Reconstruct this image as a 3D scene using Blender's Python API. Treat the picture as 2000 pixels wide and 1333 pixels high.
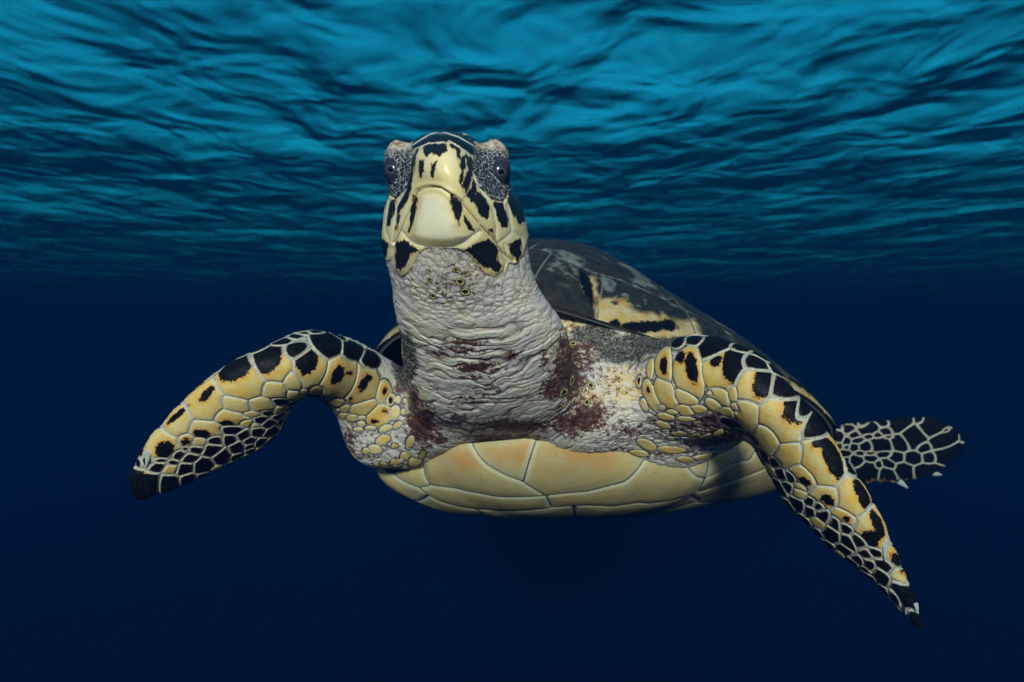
import bpy, math, time
import numpy as np
from mathutils import Vector
from mathutils.bvhtree import BVHTree

T0 = time.time()
scene = bpy.context.scene
for o in list(bpy.data.objects):
    bpy.data.objects.remove(o)
C = scene.collection

# ------------------------------------------------------------------ camera
cam_d = bpy.data.cameras.new('camera')
cam_d.lens, cam_d.sensor_width = 28.0, 36.0
cam_d.clip_start, cam_d.clip_end = 0.02, 400.0
cam_d.dof.use_dof = True
cam_d.dof.focus_distance, cam_d.dof.aperture_fstop = 0.72, 8.0
cam = bpy.data.objects.new('camera', cam_d)
cam.location = (0, 0, 0)
cam.rotation_euler = (math.radians(90), 0, 0)
C.objects.link(cam)
scene.camera = cam

# ------------------------------------------------------------------ sky and sun
SUN_EL, SUN_AZ = 19.5, 3.0          # behind the camera; azimuth from -Y towards -X
SURFACE_Z = 1.0
world = bpy.data.worlds.new('World')
scene.world = world
world.use_nodes = True
wn = world.node_tree
wn.nodes.clear()
sky = wn.nodes.new('ShaderNodeTexSky')
sky.sky_type = 'NISHITA'
sky.sun_disc = False
sky.sun_elevation = math.radians(SUN_EL)
sky.sun_rotation = math.radians(180 + SUN_AZ)
sky.air_density, sky.dust_density, sky.ozone_density = 1.0, 0.4, 1.0
bg = wn.nodes.new('ShaderNodeBackground')
bg.inputs['Strength'].default_value = 0.12
wo = wn.nodes.new('ShaderNodeOutputWorld')
wn.links.new(sky.outputs[0], bg.inputs[0])
wn.links.new(bg.outputs[0], wo.inputs[0])

sun_d = bpy.data.lights.new('sun', 'SUN')  # low frontal sun, added to stand in for the camera strobes
sun_d.energy = 5.0
sun_d.angle = math.radians(6)
sun_d.color = (1.0, 0.93, 0.83)
sun = bpy.data.objects.new('sun', sun_d)
el, az = math.radians(SUN_EL), math.radians(SUN_AZ)
to_sun = Vector((-math.sin(az) * math.cos(el), -math.cos(az) * math.cos(el), math.sin(el)))
sun.rotation_euler = to_sun.to_track_quat('Z', 'Y').to_euler()
sun.location = to_sun * 20
C.objects.link(sun)

vs = scene.view_settings
vs.view_transform, vs.look, vs.exposure, vs.gamma = 'Standard', 'None', 1.0, 1.0
vs.use_curve_mapping = False
scene.cycles.volume_bounces = 1
scene.cycles.max_bounces = 8
scene.cycles.transparent_max_bounces = 8

# ------------------------------------------------------------------ small helpers
F = 2000 * cam_d.lens / cam_d.sensor_width


def P(px, py, d):
    """photo pixel at distance d along the view axis -> world point"""
    return np.array([(px - 1000) / F * d, d, (666.5 - py) / F * d])


def proj(X):
    return np.stack([1000 + F * X[:, 0] / X[:, 1], 666.5 - F * X[:, 2] / X[:, 1]], 1)


def nrm(v):
    return v / np.maximum(np.linalg.norm(v, axis=-1, keepdims=True), 1e-12)


def smooth(a, b, x):
    t = np.clip((x - a) / (b - a), 0, 1)
    return t * t * (3 - 2 * t)


def hash3(i, j, k, s):
    n = (i.astype(np.int64) * 374761393 + j.astype(np.int64) * 668265263 + k.astype(np.int64) * 2147483647 + s * 974634777)
    n = (n ^ (n >> 13)) * 1274126177
    n = n ^ (n >> 16)
    return (n & 0xffffff) / float(0x1000000)


def vnoise(X, scale, seed=0):
    """value noise in 0..1"""
    q = X * scale
    i = np.floor(q)
    f = q - i
    f = f * f * f * (f * (f * 6 - 15) + 10)
    i = i.astype(np.int64)
    out = 0
    for a in (0, 1):
        for b in (0, 1):
            for c in (0, 1):
                w = (f[:, 0] if a else 1 - f[:, 0]) * (f[:, 1] if b else 1 - f[:, 1]) * (f[:, 2] if c else 1 - f[:, 2])
                out = out + w * hash3(i[:, 0] + a, i[:, 1] + b, i[:, 2] + c, seed)
    return out


def fbm(X, scale, seed=0, octv=3):
    s, a, t = 0, 1, 0
    for o in range(octv):
        s = s + a * vnoise(X, scale * 2 ** o, seed + o * 17)
        t += a
        a *= 0.5
    return s / t


def worley(X, scale, seed=0):
    """F1, F2 of a jittered grid, in cell units"""
    q = X * scale
    i = np.floor(q).astype(np.int64)
    f1 = np.full(len(X), 9.0)
    f2 = np.full(len(X), 9.0)
    for a in (-1, 0, 1):
        for b in (-1, 0, 1):
            for c in (-1, 0, 1):
                n = i + np.array([a, b, c])
                p = n + np.stack([0.1 + .8 * hash3(n[:, 0], n[:, 1], n[:, 2], seed + s) for s in (1, 2, 3)], 1)
                d = np.linalg.norm(q - p, axis=1)
                f2 = np.where(d < f1, f1, np.minimum(f2, d))
                f1 = np.minimum(f1, d)
    return f1, f2


def sd_poly(pt, poly):
    """signed distance to a closed polygon, positive inside"""
    poly = np.asarray(poly, float)
    d = np.full(len(pt), 1e9)
    ins = np.zeros(len(pt), bool)
    for k in range(len(poly)):
        a, b = poly[k], poly[(k + 1) % len(poly)]
        ab = b - a
        ap = pt - a
        t = np.clip(ap @ ab / max(ab @ ab, 1e-9), 0, 1)
        d = np.minimum(d, np.linalg.norm(ap - t[:, None] * ab, axis=1))
        c = (a[1] > pt[:, 1]) != (b[1] > pt[:, 1])
        with np.errstate(divide='ignore', invalid='ignore'):
            xx = a[0] + (pt[:, 1] - a[1]) / (b[1] - a[1] if b[1] != a[1] else 1e-9) * ab[0]
        ins ^= c & (pt[:, 0] < xx)
    return np.where(ins, d, -d)


def d_line(pt, line):
    line = np.asarray(line, float)
    d = np.full(len(pt), 1e9)
    for a, b in zip(line[:-1], line[1:]):
        ab = b - a
        ap = pt - a
        t = np.clip(ap @ ab / max(ab @ ab, 1e-9), 0, 1)
        d = np.minimum(d, np.linalg.norm(ap - t[:, None] * ab, axis=1))
    return d


def catmull(pts, n):
    """resample rows of control values with a Catmull-Rom spline"""
    pts = np.asarray(pts, float)
    m = len(pts)
    t = np.linspace(0, m - 1, n)
    i = np.minimum(t.astype(int), m - 2)
    f = (t - i)[:, None]
    g = lambda k: pts[np.clip(k, 0, m - 1)]
    p0, p1, p2, p3 = g(i - 1), g(i), g(i + 1), g(i + 2)
    return 0.5 * (2 * p1 + (p2 - p0) * f + (2 * p0 - 5 * p1 + 4 * p2 - p3) * f ** 2 + (3 * p1 - p0 - 3 * p2 + p3) * f ** 3)


def mesh_from(name, V, Fc, smooth_shade=True):
    me = bpy.data.meshes.new(name)
    V = np.asarray(V, np.float32)
    if isinstance(Fc, np.ndarray):
        n = len(Fc)
        k = Fc.shape[1]
        me.vertices.add(len(V))
        me.vertices.foreach_set('co', V.ravel())
        me.loops.add(n * k)
        me.loops.foreach_set('vertex_index', Fc.astype(np.int32).ravel())
        me.polygons.add(n)
        me.polygons.foreach_set('loop_start', np.arange(0, n * k, k, dtype=np.int32))
        me.update(calc_edges=True)
    else:
        me.from_pydata(V.tolist(), [], Fc)
    me.polygons.foreach_set('use_smooth', np.full(len(me.polygons), smooth_shade))
    me.update()
    return me


def attr(me, name, vals):
    a = me.attributes.new(name, 'FLOAT', 'POINT')
    a.data.foreach_set('value', np.asarray(vals, np.float32))


def add_obj(name, me, mat, parent=None):
    o = bpy.data.objects.new(name, me)
    C.objects.link(o)
    if mat is not None:
        me.materials.append(mat)
    if parent is not None:
        o.parent = parent
    return o


def read_mesh(me):
    V = np.empty(len(me.vertices) * 3, np.float32)
    me.vertices.foreach_get('co', V)
    return V.reshape(-1, 3).astype(np.float64)


def read_quads(me):
    L = np.empty(len(me.loops), np.int32)
    me.loops.foreach_get('vertex_index', L)
    tot = np.empty(len(me.polygons), np.int32)
    me.polygons.foreach_get('loop_total', tot)
    assert (tot == 4).all()
    return L.reshape(-1, 4)


def read_normals(me):
    N = np.empty(len(me.vertices) * 3, np.float32)
    me.vertex_normals.foreach_get('vector', N)
    return N.reshape(-1, 3).astype(np.float64)


def loft(rings):
    """closed loft of rings (n, m, 3) with fan caps"""
    rings = np.asarray(rings)
    n, m, _ = rings.shape
    V = np.concatenate([rings.reshape(-1, 3), rings[0].mean(0)[None], rings[-1].mean(0)[None]])
    Fc = []
    for i in range(n - 1):
        for j in range(m):
            k = (j + 1) % m
            Fc.append((i * m + j, i * m + k, (i + 1) * m + k, (i + 1) * m + j))
    for j in range(m):
        k = (j + 1) % m
        Fc.append((n * m, k, j))
        Fc.append((n * m + 1, (n - 1) * m + j, (n - 1) * m + k))
    return V, Fc


def ellipsoid(c, r, rot=0.0, n=28, m=40):
    """ellipsoid, rolled by rot in the image plane"""
    th = np.linspace(0.02, np.pi - 0.02, n)
    ph = np.linspace(0, 2 * np.pi, m, endpoint=False)
    rings = np.stack([np.sin(th)[:, None] * np.cos(ph), np.sin(th)[:, None] * np.sin(ph), np.cos(th)[:, None] * np.ones(m)], -1) * np.asarray(r)
    ca, sa = math.cos(rot), math.sin(rot)
    x, z = rings[..., 0].copy(), rings[..., 2].copy()
    rings[..., 0], rings[..., 2] = ca * x - sa * z, sa * x + ca * z
    return loft(rings + np.asarray(c))


# ------------------------------------------------------------------ node helpers
class NT:
    def __init__(self, name):
        self.m = bpy.data.materials.new(name)
        self.m.use_nodes = True
        self.t = self.m.node_tree
        self.t.nodes.clear()
        self.out = self.t.nodes.new('ShaderNodeOutputMaterial')

    def n(self, kind, **kw):
        nd = self.t.nodes.new('ShaderNode' + kind)
        for k, v in kw.items():
            setattr(nd, k, v)
        return nd

    def put(self, sock, v):
        if hasattr(v, 'is_linked') or hasattr(v, 'links'):
            self.t.links.new(v, sock)
        else:
            if isinstance(v, (tuple, list)) and len(v) == 3 and sock.type == 'RGBA':
                v = (*v, 1)
            sock.default_value = v

    def a(self, name):
        return self.n('Attribute', attribute_name=name).outputs['Fac']

    def math(self, op, x, y=0.0, clamp=False):
        nd = self.n('Math', operation=op, use_clamp=clamp)
        self.put(nd.inputs[0], x)
        self.put(nd.inputs[1], y)
        return nd.outputs[0]

    def ramp(self, x, lo, hi, a=0.0, b=1.0):
        nd = self.n('MapRange', interpolation_type='SMOOTHSTEP')
        for s, v in zip(nd.inputs, (x, lo, hi, a, b)):
            self.put(s, v)
        return nd.outputs[0]

    def mix(self, f, x, y):
        nd = self.n('Mix', data_type='RGBA')
        self.put(nd.inputs['Factor'], f)
        self.put(nd.inputs[6], x)
        self.put(nd.inputs[7], y)
        return nd.outputs[2]

    def noise(self, vec, scale, detail=3.0, rough=0.55, dist=0.0):
        nd = self.n('TexNoise')
        if vec is not None:
            self.put(nd.inputs['Vector'], vec)
        nd.inputs['Scale'].default_value = scale
        nd.inputs['Detail'].default_value = detail
        nd.inputs['Roughness'].default_value = rough
        nd.inputs['Distortion'].default_value = dist
        return nd.outputs[0]

    def vor(self, vec, scale, feature='F1'):
        nd = self.n('TexVoronoi', feature=feature)
        self.put(nd.inputs['Vector'], vec)
        nd.inputs['Scale'].default_value = scale
        return nd.outputs[0]

    def scaled(self, vec, s):
        nd = self.n('Mapping')
        self.put(nd.inputs['Vector'], vec)
        nd.inputs['Scale'].default_value = s
        return nd.outputs[0]

    def obj(self):
        return self.n('TexCoord').outputs['Object']

    def bump(self, h, strength, dist):
        nd = self.n('Bump')
        nd.inputs['Strength'].default_value = strength
        nd.inputs['Distance'].default_value = dist
        self.put(nd.inputs['Height'], h)
        return nd.outputs[0]

    def bsdf(self, col, rough, normal=None, spec=0.5, **kw):
        nd = self.n('BsdfPrincipled')
        self.put(nd.inputs['Base Color'], col)
        self.put(nd.inputs['Roughness'], rough)
        nd.inputs['Specular IOR Level'].default_value = spec
        if normal is not None:
            self.put(nd.inputs['Normal'], normal)
        for k, v in kw.items():
            self.put(nd.inputs[k], v)
        self.t.links.new(nd.outputs[0], self.out.inputs[0])
        return nd


# ------------------------------------------------------------------ water surface
def build_water():
    w = NT('water_surface')
    ob = w.obj()
    mp = w.n('Mapping')
    w.put(mp.inputs['Vector'], ob)
    mp.inputs['Rotation'].default_value = (0, 0, math.radians(14))
    mp.inputs['Scale'].default_value = (1.0, 0.7, 1.0)
    n0 = w.noise(mp.outputs[0], 0.55, 2.0, 0.5, 0.6)
    n1 = w.noise(mp.outputs[0], 2.8, 2.4, 0.5, 0.4)
    h = w.math('ADD', w.math('MULTIPLY', n0, 2.2), w.math('MULTIPLY', n1, 0.75))
    nor = w.bump(h, 1.0, 0.17)
    lw = w.n('LayerWeight')
    lw.inputs['Blend'].default_value = 0.5
    w.put(lw.inputs['Normal'], nor)
    cosv = w.math('SUBTRACT', 1.0, lw.outputs['Facing'])
    win = w.ramp(cosv, 0.05, 0.60, 0.03, 0.95)
    tr = w.n('BsdfTransparent')
    w.put(tr.inputs['Color'], (0.02, 0.60, 0.62))
    gl = w.n('BsdfGlossy')
    gl.inputs['Roughness'].default_value = 0.45
    w.put(gl.inputs['Color'], (0.9, 0.9, 0.9))
    w.put(gl.inputs['Normal'], nor)
    mx = w.n('MixShader')
    w.put(mx.inputs[0], win)
    w.t.links.new(gl.outputs[0], mx.inputs[1])
    w.t.links.new(tr.outputs[0], mx.inputs[2])
    w.t.links.new(mx.outputs[0], w.out.inputs[0])
    nx, ny = 260, 260
    x = np.linspace(-36, 36, nx)
    y = np.linspace(1.0, 45, ny)
    X, Y = np.meshgrid(x, y)
    pts = np.stack([X.ravel(), Y.ravel(), np.zeros(nx * ny)], 1)
    Z = SURFACE_Z + 0.08 * (fbm(pts * [0.7, 1.0, 1], 0.8, 3, 3) - 0.5)
    V = np.stack([X.ravel(), Y.ravel(), Z], 1)
    g = np.arange(nx * ny).reshape(ny, nx)
    Fc = np.stack([g[:-1, :-1], g[:-1, 1:], g[1:, 1:], g[1:, :-1]], -1).reshape(-1, 4)
    o = add_obj('water_surface', mesh_from('water_surface', V, Fc), w.m)
    o['kind'] = 'structure'
    o['label'] = 'rippled teal underside of the sea surface above the turtle'
    # the sea water itself
    hz = NT('sea_water')
    pv = hz.n('VolumePrincipled')
    hz.put(pv.inputs['Color'], (0.001, 0.022, 0.070))
    pv.inputs['Density'].default_value = 0.25
    pv.inputs['Anisotropy'].default_value = 0.0
    hz.put(pv.inputs['Absorption Color'], (0.0, 0.05, 0.12))
    hz.t.links.new(pv.outputs[0], hz.out.inputs['Volume'])
    x0, x1, y0, y1, z0, z1 = -35, 35, -25, 44, -40, SURFACE_Z + 0.2
    V = [(x, y, z) for z in (z0, z1) for y in (y0, y1) for x in (x0, x1)]
    Fc = [(0, 2, 3, 1), (4, 5, 7, 6), (0, 1, 5, 4), (2, 6, 7, 3), (0, 4, 6, 2), (1, 3, 7, 5)]
    o = add_obj('haze', mesh_from('haze', V, Fc, False), hz.m)
    o['kind'] = 'stuff'
    o['label'] = 'deep blue sea water around the swimming turtle'


build_water()

# ================================================================== the turtle
turtle = bpy.data.objects.new('sea_turtle', None)
C.objects.link(turtle)
turtle['label'] = 'hawksbill sea turtle swimming towards the viewer with yellow and black scaled flippers'
turtle['category'] = 'turtle'

# ------------------------------------------------------------------ shell frame
SH = dict(c=np.array([.134, 1.211, -.119]), yaw=.748, pit=.356, roll=-.124, a=.369, b=.307, h=.167, n=1.35,
          rim=[-.015, -.004, -.019, -.001, .024, .005, -.008], fwd=1.12, k3=.059)
_y, _p, _r = SH['yaw'], SH['pit'], SH['roll']
s_fw = np.array([-np.sin(_y) * np.cos(_p), -np.cos(_y) * np.cos(_p), np.sin(_p)])
_lf = np.array([np.cos(_y), -np.sin(_y), 0])
_up = np.cross(_lf, s_fw)
_up = -_up if _up[2] < 0 else _up
s_lf = _lf * np.cos(_r) - _up * np.sin(_r)
s_up = _up * np.cos(_r) + _lf * np.sin(_r)
SB = np.stack([s_fw, s_lf, s_up])


def shell_world(L):
    return SH['c'] + L @ SB


def shell_local(X):
    return (X - SH['c']) @ SB.T


def rim_w(T):
    r = SH['rim']
    m = (r[0] + r[6]) / 2
    return np.interp((T + np.pi) % (2 * np.pi) - np.pi, np.radians([-180, -120, -70, -30, 0, 30, 70, 120, 180]), [m, *r, m])


def dome_local(T, Q):
    k = 1 + SH['k3'] * np.cos(3 * T)
    w = SH['h'] * ((1 - Q ** SH['n']) ** (1 / SH['n']) + SH['fwd'] * np.cos(T) * Q * (1 - Q ** 2)) + rim_w(T) * Q ** 2
    return np.stack([SH['a'] * Q * np.cos(T) * k, SH['b'] * Q * np.sin(T) * k, w], -1)


# ------------------------------------------------------------------ body: lofts joined by a voxel remesh
def head_neck():
    # py, left px, right px, front depth, silhouette depth, back depth, squareness
    S = [(256, 848, 888, .655, .665, .68, 2.0), (262, 825, 912, .636, .67, .71, 2.0), (275, 808, 930, .620, .672, .75, 1.9),
         (300, 795, 940, .607, .675, .78, 1.7), (335, 782, 962, .600, .68, .80, 1.5), (370, 762, 1000, .602, .69, .81, 1.5),
         (400, 751, 1020, .606, .695, .82, 1.55), (450, 745, 1031, .614, .70, .83, 1.6), (490, 745, 1036, .628, .705, .835, 1.7),
         (530, 752, 1040, .638, .71, .84, 1.9), (560, 758, 1056, .651, .715, .85, 2), (600, 769, 1082, .668, .735, .87, 2),
         (650, 775, 1112, .69, .765, .90, 2), (700, 781, 1125, .718, .80, .93, 2), (750, 788, 1130, .750, .83, .95, 2),
         (800, 800, 1130, .79, .86, .97, 2), (835, 830, 1110, .84, .90, .99, 2), (860, 870, 1070, .89, .93, 1.0, 2)]
    S = catmull(S, 70)
    rings = []
    t = np.linspace(0, 2 * np.pi, 72, endpoint=False)
    for py, xl, xr, df, ds, db, p in S:
        c, s = np.cos(t), np.sin(t)
        e = 2 / p
        x = np.sign(c) * np.abs(c) ** np.where(s < 0, e, 1.0)
        d = np.where(s < 0, ds - (ds - df) * np.abs(s) ** e, ds + (db - ds) * s)
        px = (xl + xr) / 2 + (xr - xl) / 2 * x
        dz = np.minimum(d, ds)                           # front half follows the sight lines, back half runs level
        rings.append(np.stack([(px - 1000) / F * dz, d, (666.5 - py) / F * dz], 1))
    return loft(rings)


def blade(stations, n=60, m=32, mid=0.0):
    """flipper: rows are (Ax, Ay, Bx, By, depth, chord, thick): A leading edge, B lower edge in the photo"""
    S = catmull(stations, n)
    cen = np.array([P((r[0] + r[2]) / 2, (r[1] + r[3]) / 2, r[4]) for r in S])
    tan = nrm(np.gradient(cen, axis=0))
    t = np.linspace(0, 2 * np.pi, m, endpoint=False)
    rings = []
    for r, c, tg in zip(S, cen, tan):
        A, B = P(r[0], r[1], r[4]), P(r[2], r[3], r[4])
        w = np.linalg.norm(A - B) / 2
        e = nrm(A - B - ((A - B) @ tg) * tg)           # across the limb in the picture
        q = nrm(np.cross(tg, e))                        # into depth
        if q[1] < 0:
            q = -q
        ch, th = max(r[5], w * 1.001), min(r[6], w * 0.98)
        sn = math.sqrt(max(0, (w * w - th * th) / max(ch * ch - th * th, 1e-9)))
        cs = math.sqrt(max(0, 1 - sn * sn))
        chord = -e * sn + q * cs                        # runs back and down from the leading edge
        thick = e * cs + q * sn
        ct, st = np.cos(t), np.sin(t)
        prof = np.sign(st) * np.abs(st) ** 1.0 * (1 - 0.28 * ct)   # blunt leading edge, thin trailing edge
        off = q * cs * ch * 0.55                    # leading edge stays near the traced depth
        rings.append(c + off + ct[:, None] * chord * ch + prof[:, None] * thick * th)
    return loft(rings), cen, S


LF = [(800, 745, 775, 900, .93, .05, .045), (745, 697, 690, 830, .90, .062, .042), (690, 668, 642, 789, .86, .062, .037),
      (630, 656, 606, 788, .83, .062, .033), (570, 672, 562, 815, .81, .062, .029), (500, 698, 503, 858, .80, .062, .025),
      (425, 748, 444, 902, .80, .056, .021), (360, 805, 388, 934, .805, .048, .017), (302, 866, 332, 964, .81, .036, .013),
      (270, 925, 288, 981, .815, .02, .009), (264, 970, 271, 982, .82, .006, .004)]
RF = [(1215, 700, 1230, 880, .92, .07, .055), (1285, 672, 1285, 880, .87, .07, .052), (1370, 653, 1345, 858, .81, .066, .044),
      (1455, 680, 1400, 818, .775, .062, .034), (1520, 740, 1448, 832, .755, .060, .027), (1585, 815, 1492, 876, .745, .058, .023),
      (1640, 905, 1532, 932, .74, .054, .020), (1688, 982, 1572, 990, .735, .048, .017), (1725, 1045, 1622, 1052, .735, .040, .014),
      (1756, 1112, 1690, 1105, .735, .028, .010), (1782, 1170, 1744, 1166, .735, .018, .007), (1809, 1236, 1802, 1238, .735, .004, .003)]
RR = [(1545, 850, 1560, 935, 1.27, .04, .02), (1640, 828, 1640, 944, 1.31, .053, .014), (1720, 820, 1722, 949, 1.34, .058, .010),
      (1800, 812, 1802, 942, 1.36, .058, .008), (1850, 828, 1852, 922, 1.37, .042, .006), (1876, 856, 1879, 896, 1.38, .02, .004),
      (1885, 872, 1886, 882, 1.38, .006, .003)]


def build_base():
    parts = [head_neck()]
    limbs = {}
    for key, st in (('L', LF), ('R', RF), ('B', RR)):
        vf, cen, S = blade(st)
        parts.append(vf)
        limbs[key] = (cen, S)
    parts += [
        ellipsoid(P(780, 333, .680), (.0130, .022, .0270), 0.12),          # eye bulges
        ellipsoid(P(961, 333, .680), (.0165, .023, .0275), -0.12),
        ellipsoid(P(1010, 775, 1.005), (.160, .128, .070)),                   # chest
        ellipsoid(P(752, 826, .955), (.052, .06, .058), -0.35),           # shoulder folds
        ellipsoid(P(1285, 800, .96), (.108, .085, .076), 0.1),
        ellipsoid(P(1180, 690, .985), (.105, .085, .050), -0.12),
    ]
    parts.append(ellipsoid(P(1120, 645, .985), (.075, .06, .046), -0.3))
    parts.append(ellipsoid(P(800, 868, .965), (.050, .055, .030), -0.2))
    parts.append(ellipsoid(P(1150, 785, .915), (.085, .075, .062), 0.1))          # breast beside the neck
    parts.append(ellipsoid(P(845, 815, .925), (.045, .06, .045), 0.3))
    parts.append(ellipsoid(P(1538, 922, 1.265), (.026, .06, .015), 0.0))         # tail
    # inner trunk out to the hind flippers
    a, b = shell_world(np.array([.15, 0, -.02])), P(1560, 885, 1.30)
    c = shell_world(np.array([-.20, -.10, -.05]))
    t = np.linspace(0, 2 * np.pi, 24, endpoint=False)
    for q0, q1, r0, r1 in ((a, b, .06, .03),):
        ax = nrm(q1 - q0)
        e1 = nrm(np.cross(ax, [0, 0, 1.]))
        e2 = np.cross(ax, e1)
        parts.append(loft([q0 + (q1 - q0) * s + (r0 + (r1 - r0) * s) * (np.cos(t)[:, None] * e1 + np.sin(t)[:, None] * e2) for s in np.linspace(0, 1, 12)]))
    V, Fc, o = [], [], 0
    for v, f in parts:
        V.append(v)
        Fc += [tuple(i + o for i in q) for q in f]
        o += len(v)
    me = mesh_from('hull', np.concatenate(V), Fc)
    ob = bpy.data.objects.new('hull', me)
    C.objects.link(ob)
    md = ob.modifiers.new('remesh', 'REMESH')
    md.mode, md.voxel_size, md.adaptivity = 'VOXEL', VOX, 0.0
    ev = ob.evaluated_get(bpy.context.evaluated_depsgraph_get())
    em = ev.to_mesh()
    V2, F2 = read_mesh(em), read_quads(em).copy()
    ev.to_mesh_clear()
    bpy.data.objects.remove(ob)
    # drop stray islands: keep what is connected to vertex nearest the snout
    return V2, F2, limbs


def laplace(V, Fc, it, w):
    e = np.concatenate([Fc[:, [0, 1]], Fc[:, [1, 2]], Fc[:, [2, 3]], Fc[:, [3, 0]]])
    e = np.concatenate([e, e[:, ::-1]])
    n = len(V)
    deg = np.maximum(np.bincount(e[:, 0], minlength=n), 1)
    for k in range(it):
        S = np.stack([np.bincount(e[:, 0], V[e[:, 1], c], n) for c in range(3)], 1) / deg[:, None]
        V = V + (S - V) * w[:, None]
    return V


VOX = 0.0045
bV, bF, limbs = build_base()
print('base', len(bV), len(bF), round(time.time() - T0, 1))


def limb_info(X, key):
    """distance to a limb's centre line over its local radius, and station along it"""
    cen, S = limbs[key]
    best = np.full(len(X), 1e9)
    u = np.zeros(len(X))
    dd = np.zeros(len(X))
    for i in range(0, len(cen), 2):
        r = max(S[i, 5], 0.02)
        d = np.linalg.norm(X - cen[i], axis=1)
        m = d / r < best
        best = np.where(m, d / r, best)
        u = np.where(m, i / (len(cen) - 1), u)
        dd = np.where(m, d, dd)
    return best, u


# heavy smoothing where parts join, light on blades and face
lw = np.ones(len(bV))
for key, s0 in (('L', .25), ('R', .30), ('B', .15)):
    q, u = limb_info(bV, key)
    lw = np.where((q < 1.3) & (u > s0), 0.0, lw)
pp = proj(bV)
lw = np.where(pp[:, 1] < 500, 0.0, lw)
lw = laplace(np.repeat(lw[:, None], 3, 1), bF, 8, np.full(len(bV), .5))[:, 0]
bV = laplace(bV, bF, 60, 0.55 * lw)
bV = laplace(bV, bF, 5, np.full(len(bV), .5))

# subdivide twice
me = mesh_from('hull', bV, bF)
ob = bpy.data.objects.new('hull', me)
C.objects.link(ob)
sub = ob.modifiers.new('sub', 'SUBSURF')
sub.levels, sub.render_levels = 2, 2
ev = ob.evaluated_get(bpy.context.evaluated_depsgraph_get())
em = ev.to_mesh()
X0, FQ = read_mesh(em), read_quads(em).copy()
N0 = read_normals(em)
ev.to_mesh_clear()
bpy.data.objects.remove(ob)
bvh = BVHTree.FromPolygons(bV.tolist(), bF.tolist())
print('fine', len(X0), round(time.time() - T0, 1))

# ------------------------------------------------------------------ fitted numbers
CORR = [0, -10, -22, -16, -18, -24, -34, -46, -58, -50, -50]      # outline correction of the dome, photo pixels
PLK, PLM, PLT = (.03, 0.0, -.148), 1.9, .22                       # lowest point of the plastron, steepness of its flanks
EYES = [(771, 334, .668, .0088, .0135, .15, 763, 331), (973, 337, .667, .0100, .0138, -.30, 979, 336)]
CLAWS = [((290, 880), (279, 912), .0036, .785, .15), ((1730, 1052), (1734, 1098), .0032, .715, -.1), ((1788, 1178), (1794, 1200), .0022, .728, 0),
         ((1755, 940), (1772, 956), .0052, 1.33, .1), ((1822, 925), (1840, 930), .0045, 1.355, .1)]

# body surface hidden deep inside the shell is not needed
lo = shell_local(X0)
fi = lo[FQ].mean(1)
qf = np.hypot(fi[:, 0] / SH['a'], fi[:, 1] / SH['b'])
FQ = FQ[~((qf < 0.72) & (fi[:, 2] < 0.09) & (fi[:, 2] > -0.09) & (X0[FQ].mean(1)[:, 1] > 1.03))]
used = np.zeros(len(X0), bool)
used[FQ.ravel()] = True
remap = np.cumsum(used) - 1
X0, N0, FQ = X0[used], N0[used], remap[FQ]
PX = proj(X0)
NV = len(X0)
view = nrm(X0)
facing = -(N0 * view).sum(1)


class View:
    """a zoomed view of the photo: x0, y0, zoom"""
    def __init__(s, x0, y0, k):
        s.x0, s.y0, s.k = x0, y0, k

    def __call__(s, pts):
        return [(s.x0 + p[0] / s.k, s.y0 + p[1] / s.k) for p in pts]


def hit(px, py):
    d = Vector(nrm(P(px, py, 1.0)))
    r = bvh.ray_cast(Vector((0, 0, 0)), d)
    if r[0] is None:
        q = bvh.find_nearest(Vector(P(px, py, .8)))
        return None
    return np.array(r[0]), np.array(r[1])


def lift(view_, rows, stretch=2.3):
    """traced ellipses (x, y, rx, ry, rot, ...) -> surface point, metric matrix, mean radius"""
    out = []
    for r in rows:
        x, y, rx, ry, rot = r[:5]
        px, py = view_.x0 + x / view_.k, view_.y0 + y / view_.k
        h = hit(px, py)
        if h is None:
            continue
        s, n = h
        n = nrm(n)
        if n @ s > 0:
            n = -n
        vw = nrm(s)
        c = -(n @ vw)
        if c < 0.32:                                   # nearly edge-on: lean the tangent plane towards the view
            n = nrm(n - vw * (0.34 - c))
        a = math.radians(rot)
        cols = []
        for ax, ay in ((math.cos(a) * rx, math.sin(a) * rx), (-math.sin(a) * ry, math.cos(a) * ry)):
            dr = nrm(P(px + ax / view_.k, py + ay / view_.k, 1.0))
            t = (s @ n) / (dr @ n)
            v = dr * t - s
            flat = math.hypot(ax, ay) / view_.k / F * s[1]
            ln = np.linalg.norm(v)
            v = v / ln * min(ln, flat * stretch)
            cols.append(v)
        rad = math.sqrt(np.linalg.norm(cols[0]) * np.linalg.norm(cols[1]))
        A = np.stack([cols[0], cols[1], n * rad * 1.2], 1)
        out.append((s, np.linalg.inv(A), rad, r[5] if len(r) > 5 else 0))
    return out


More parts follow.
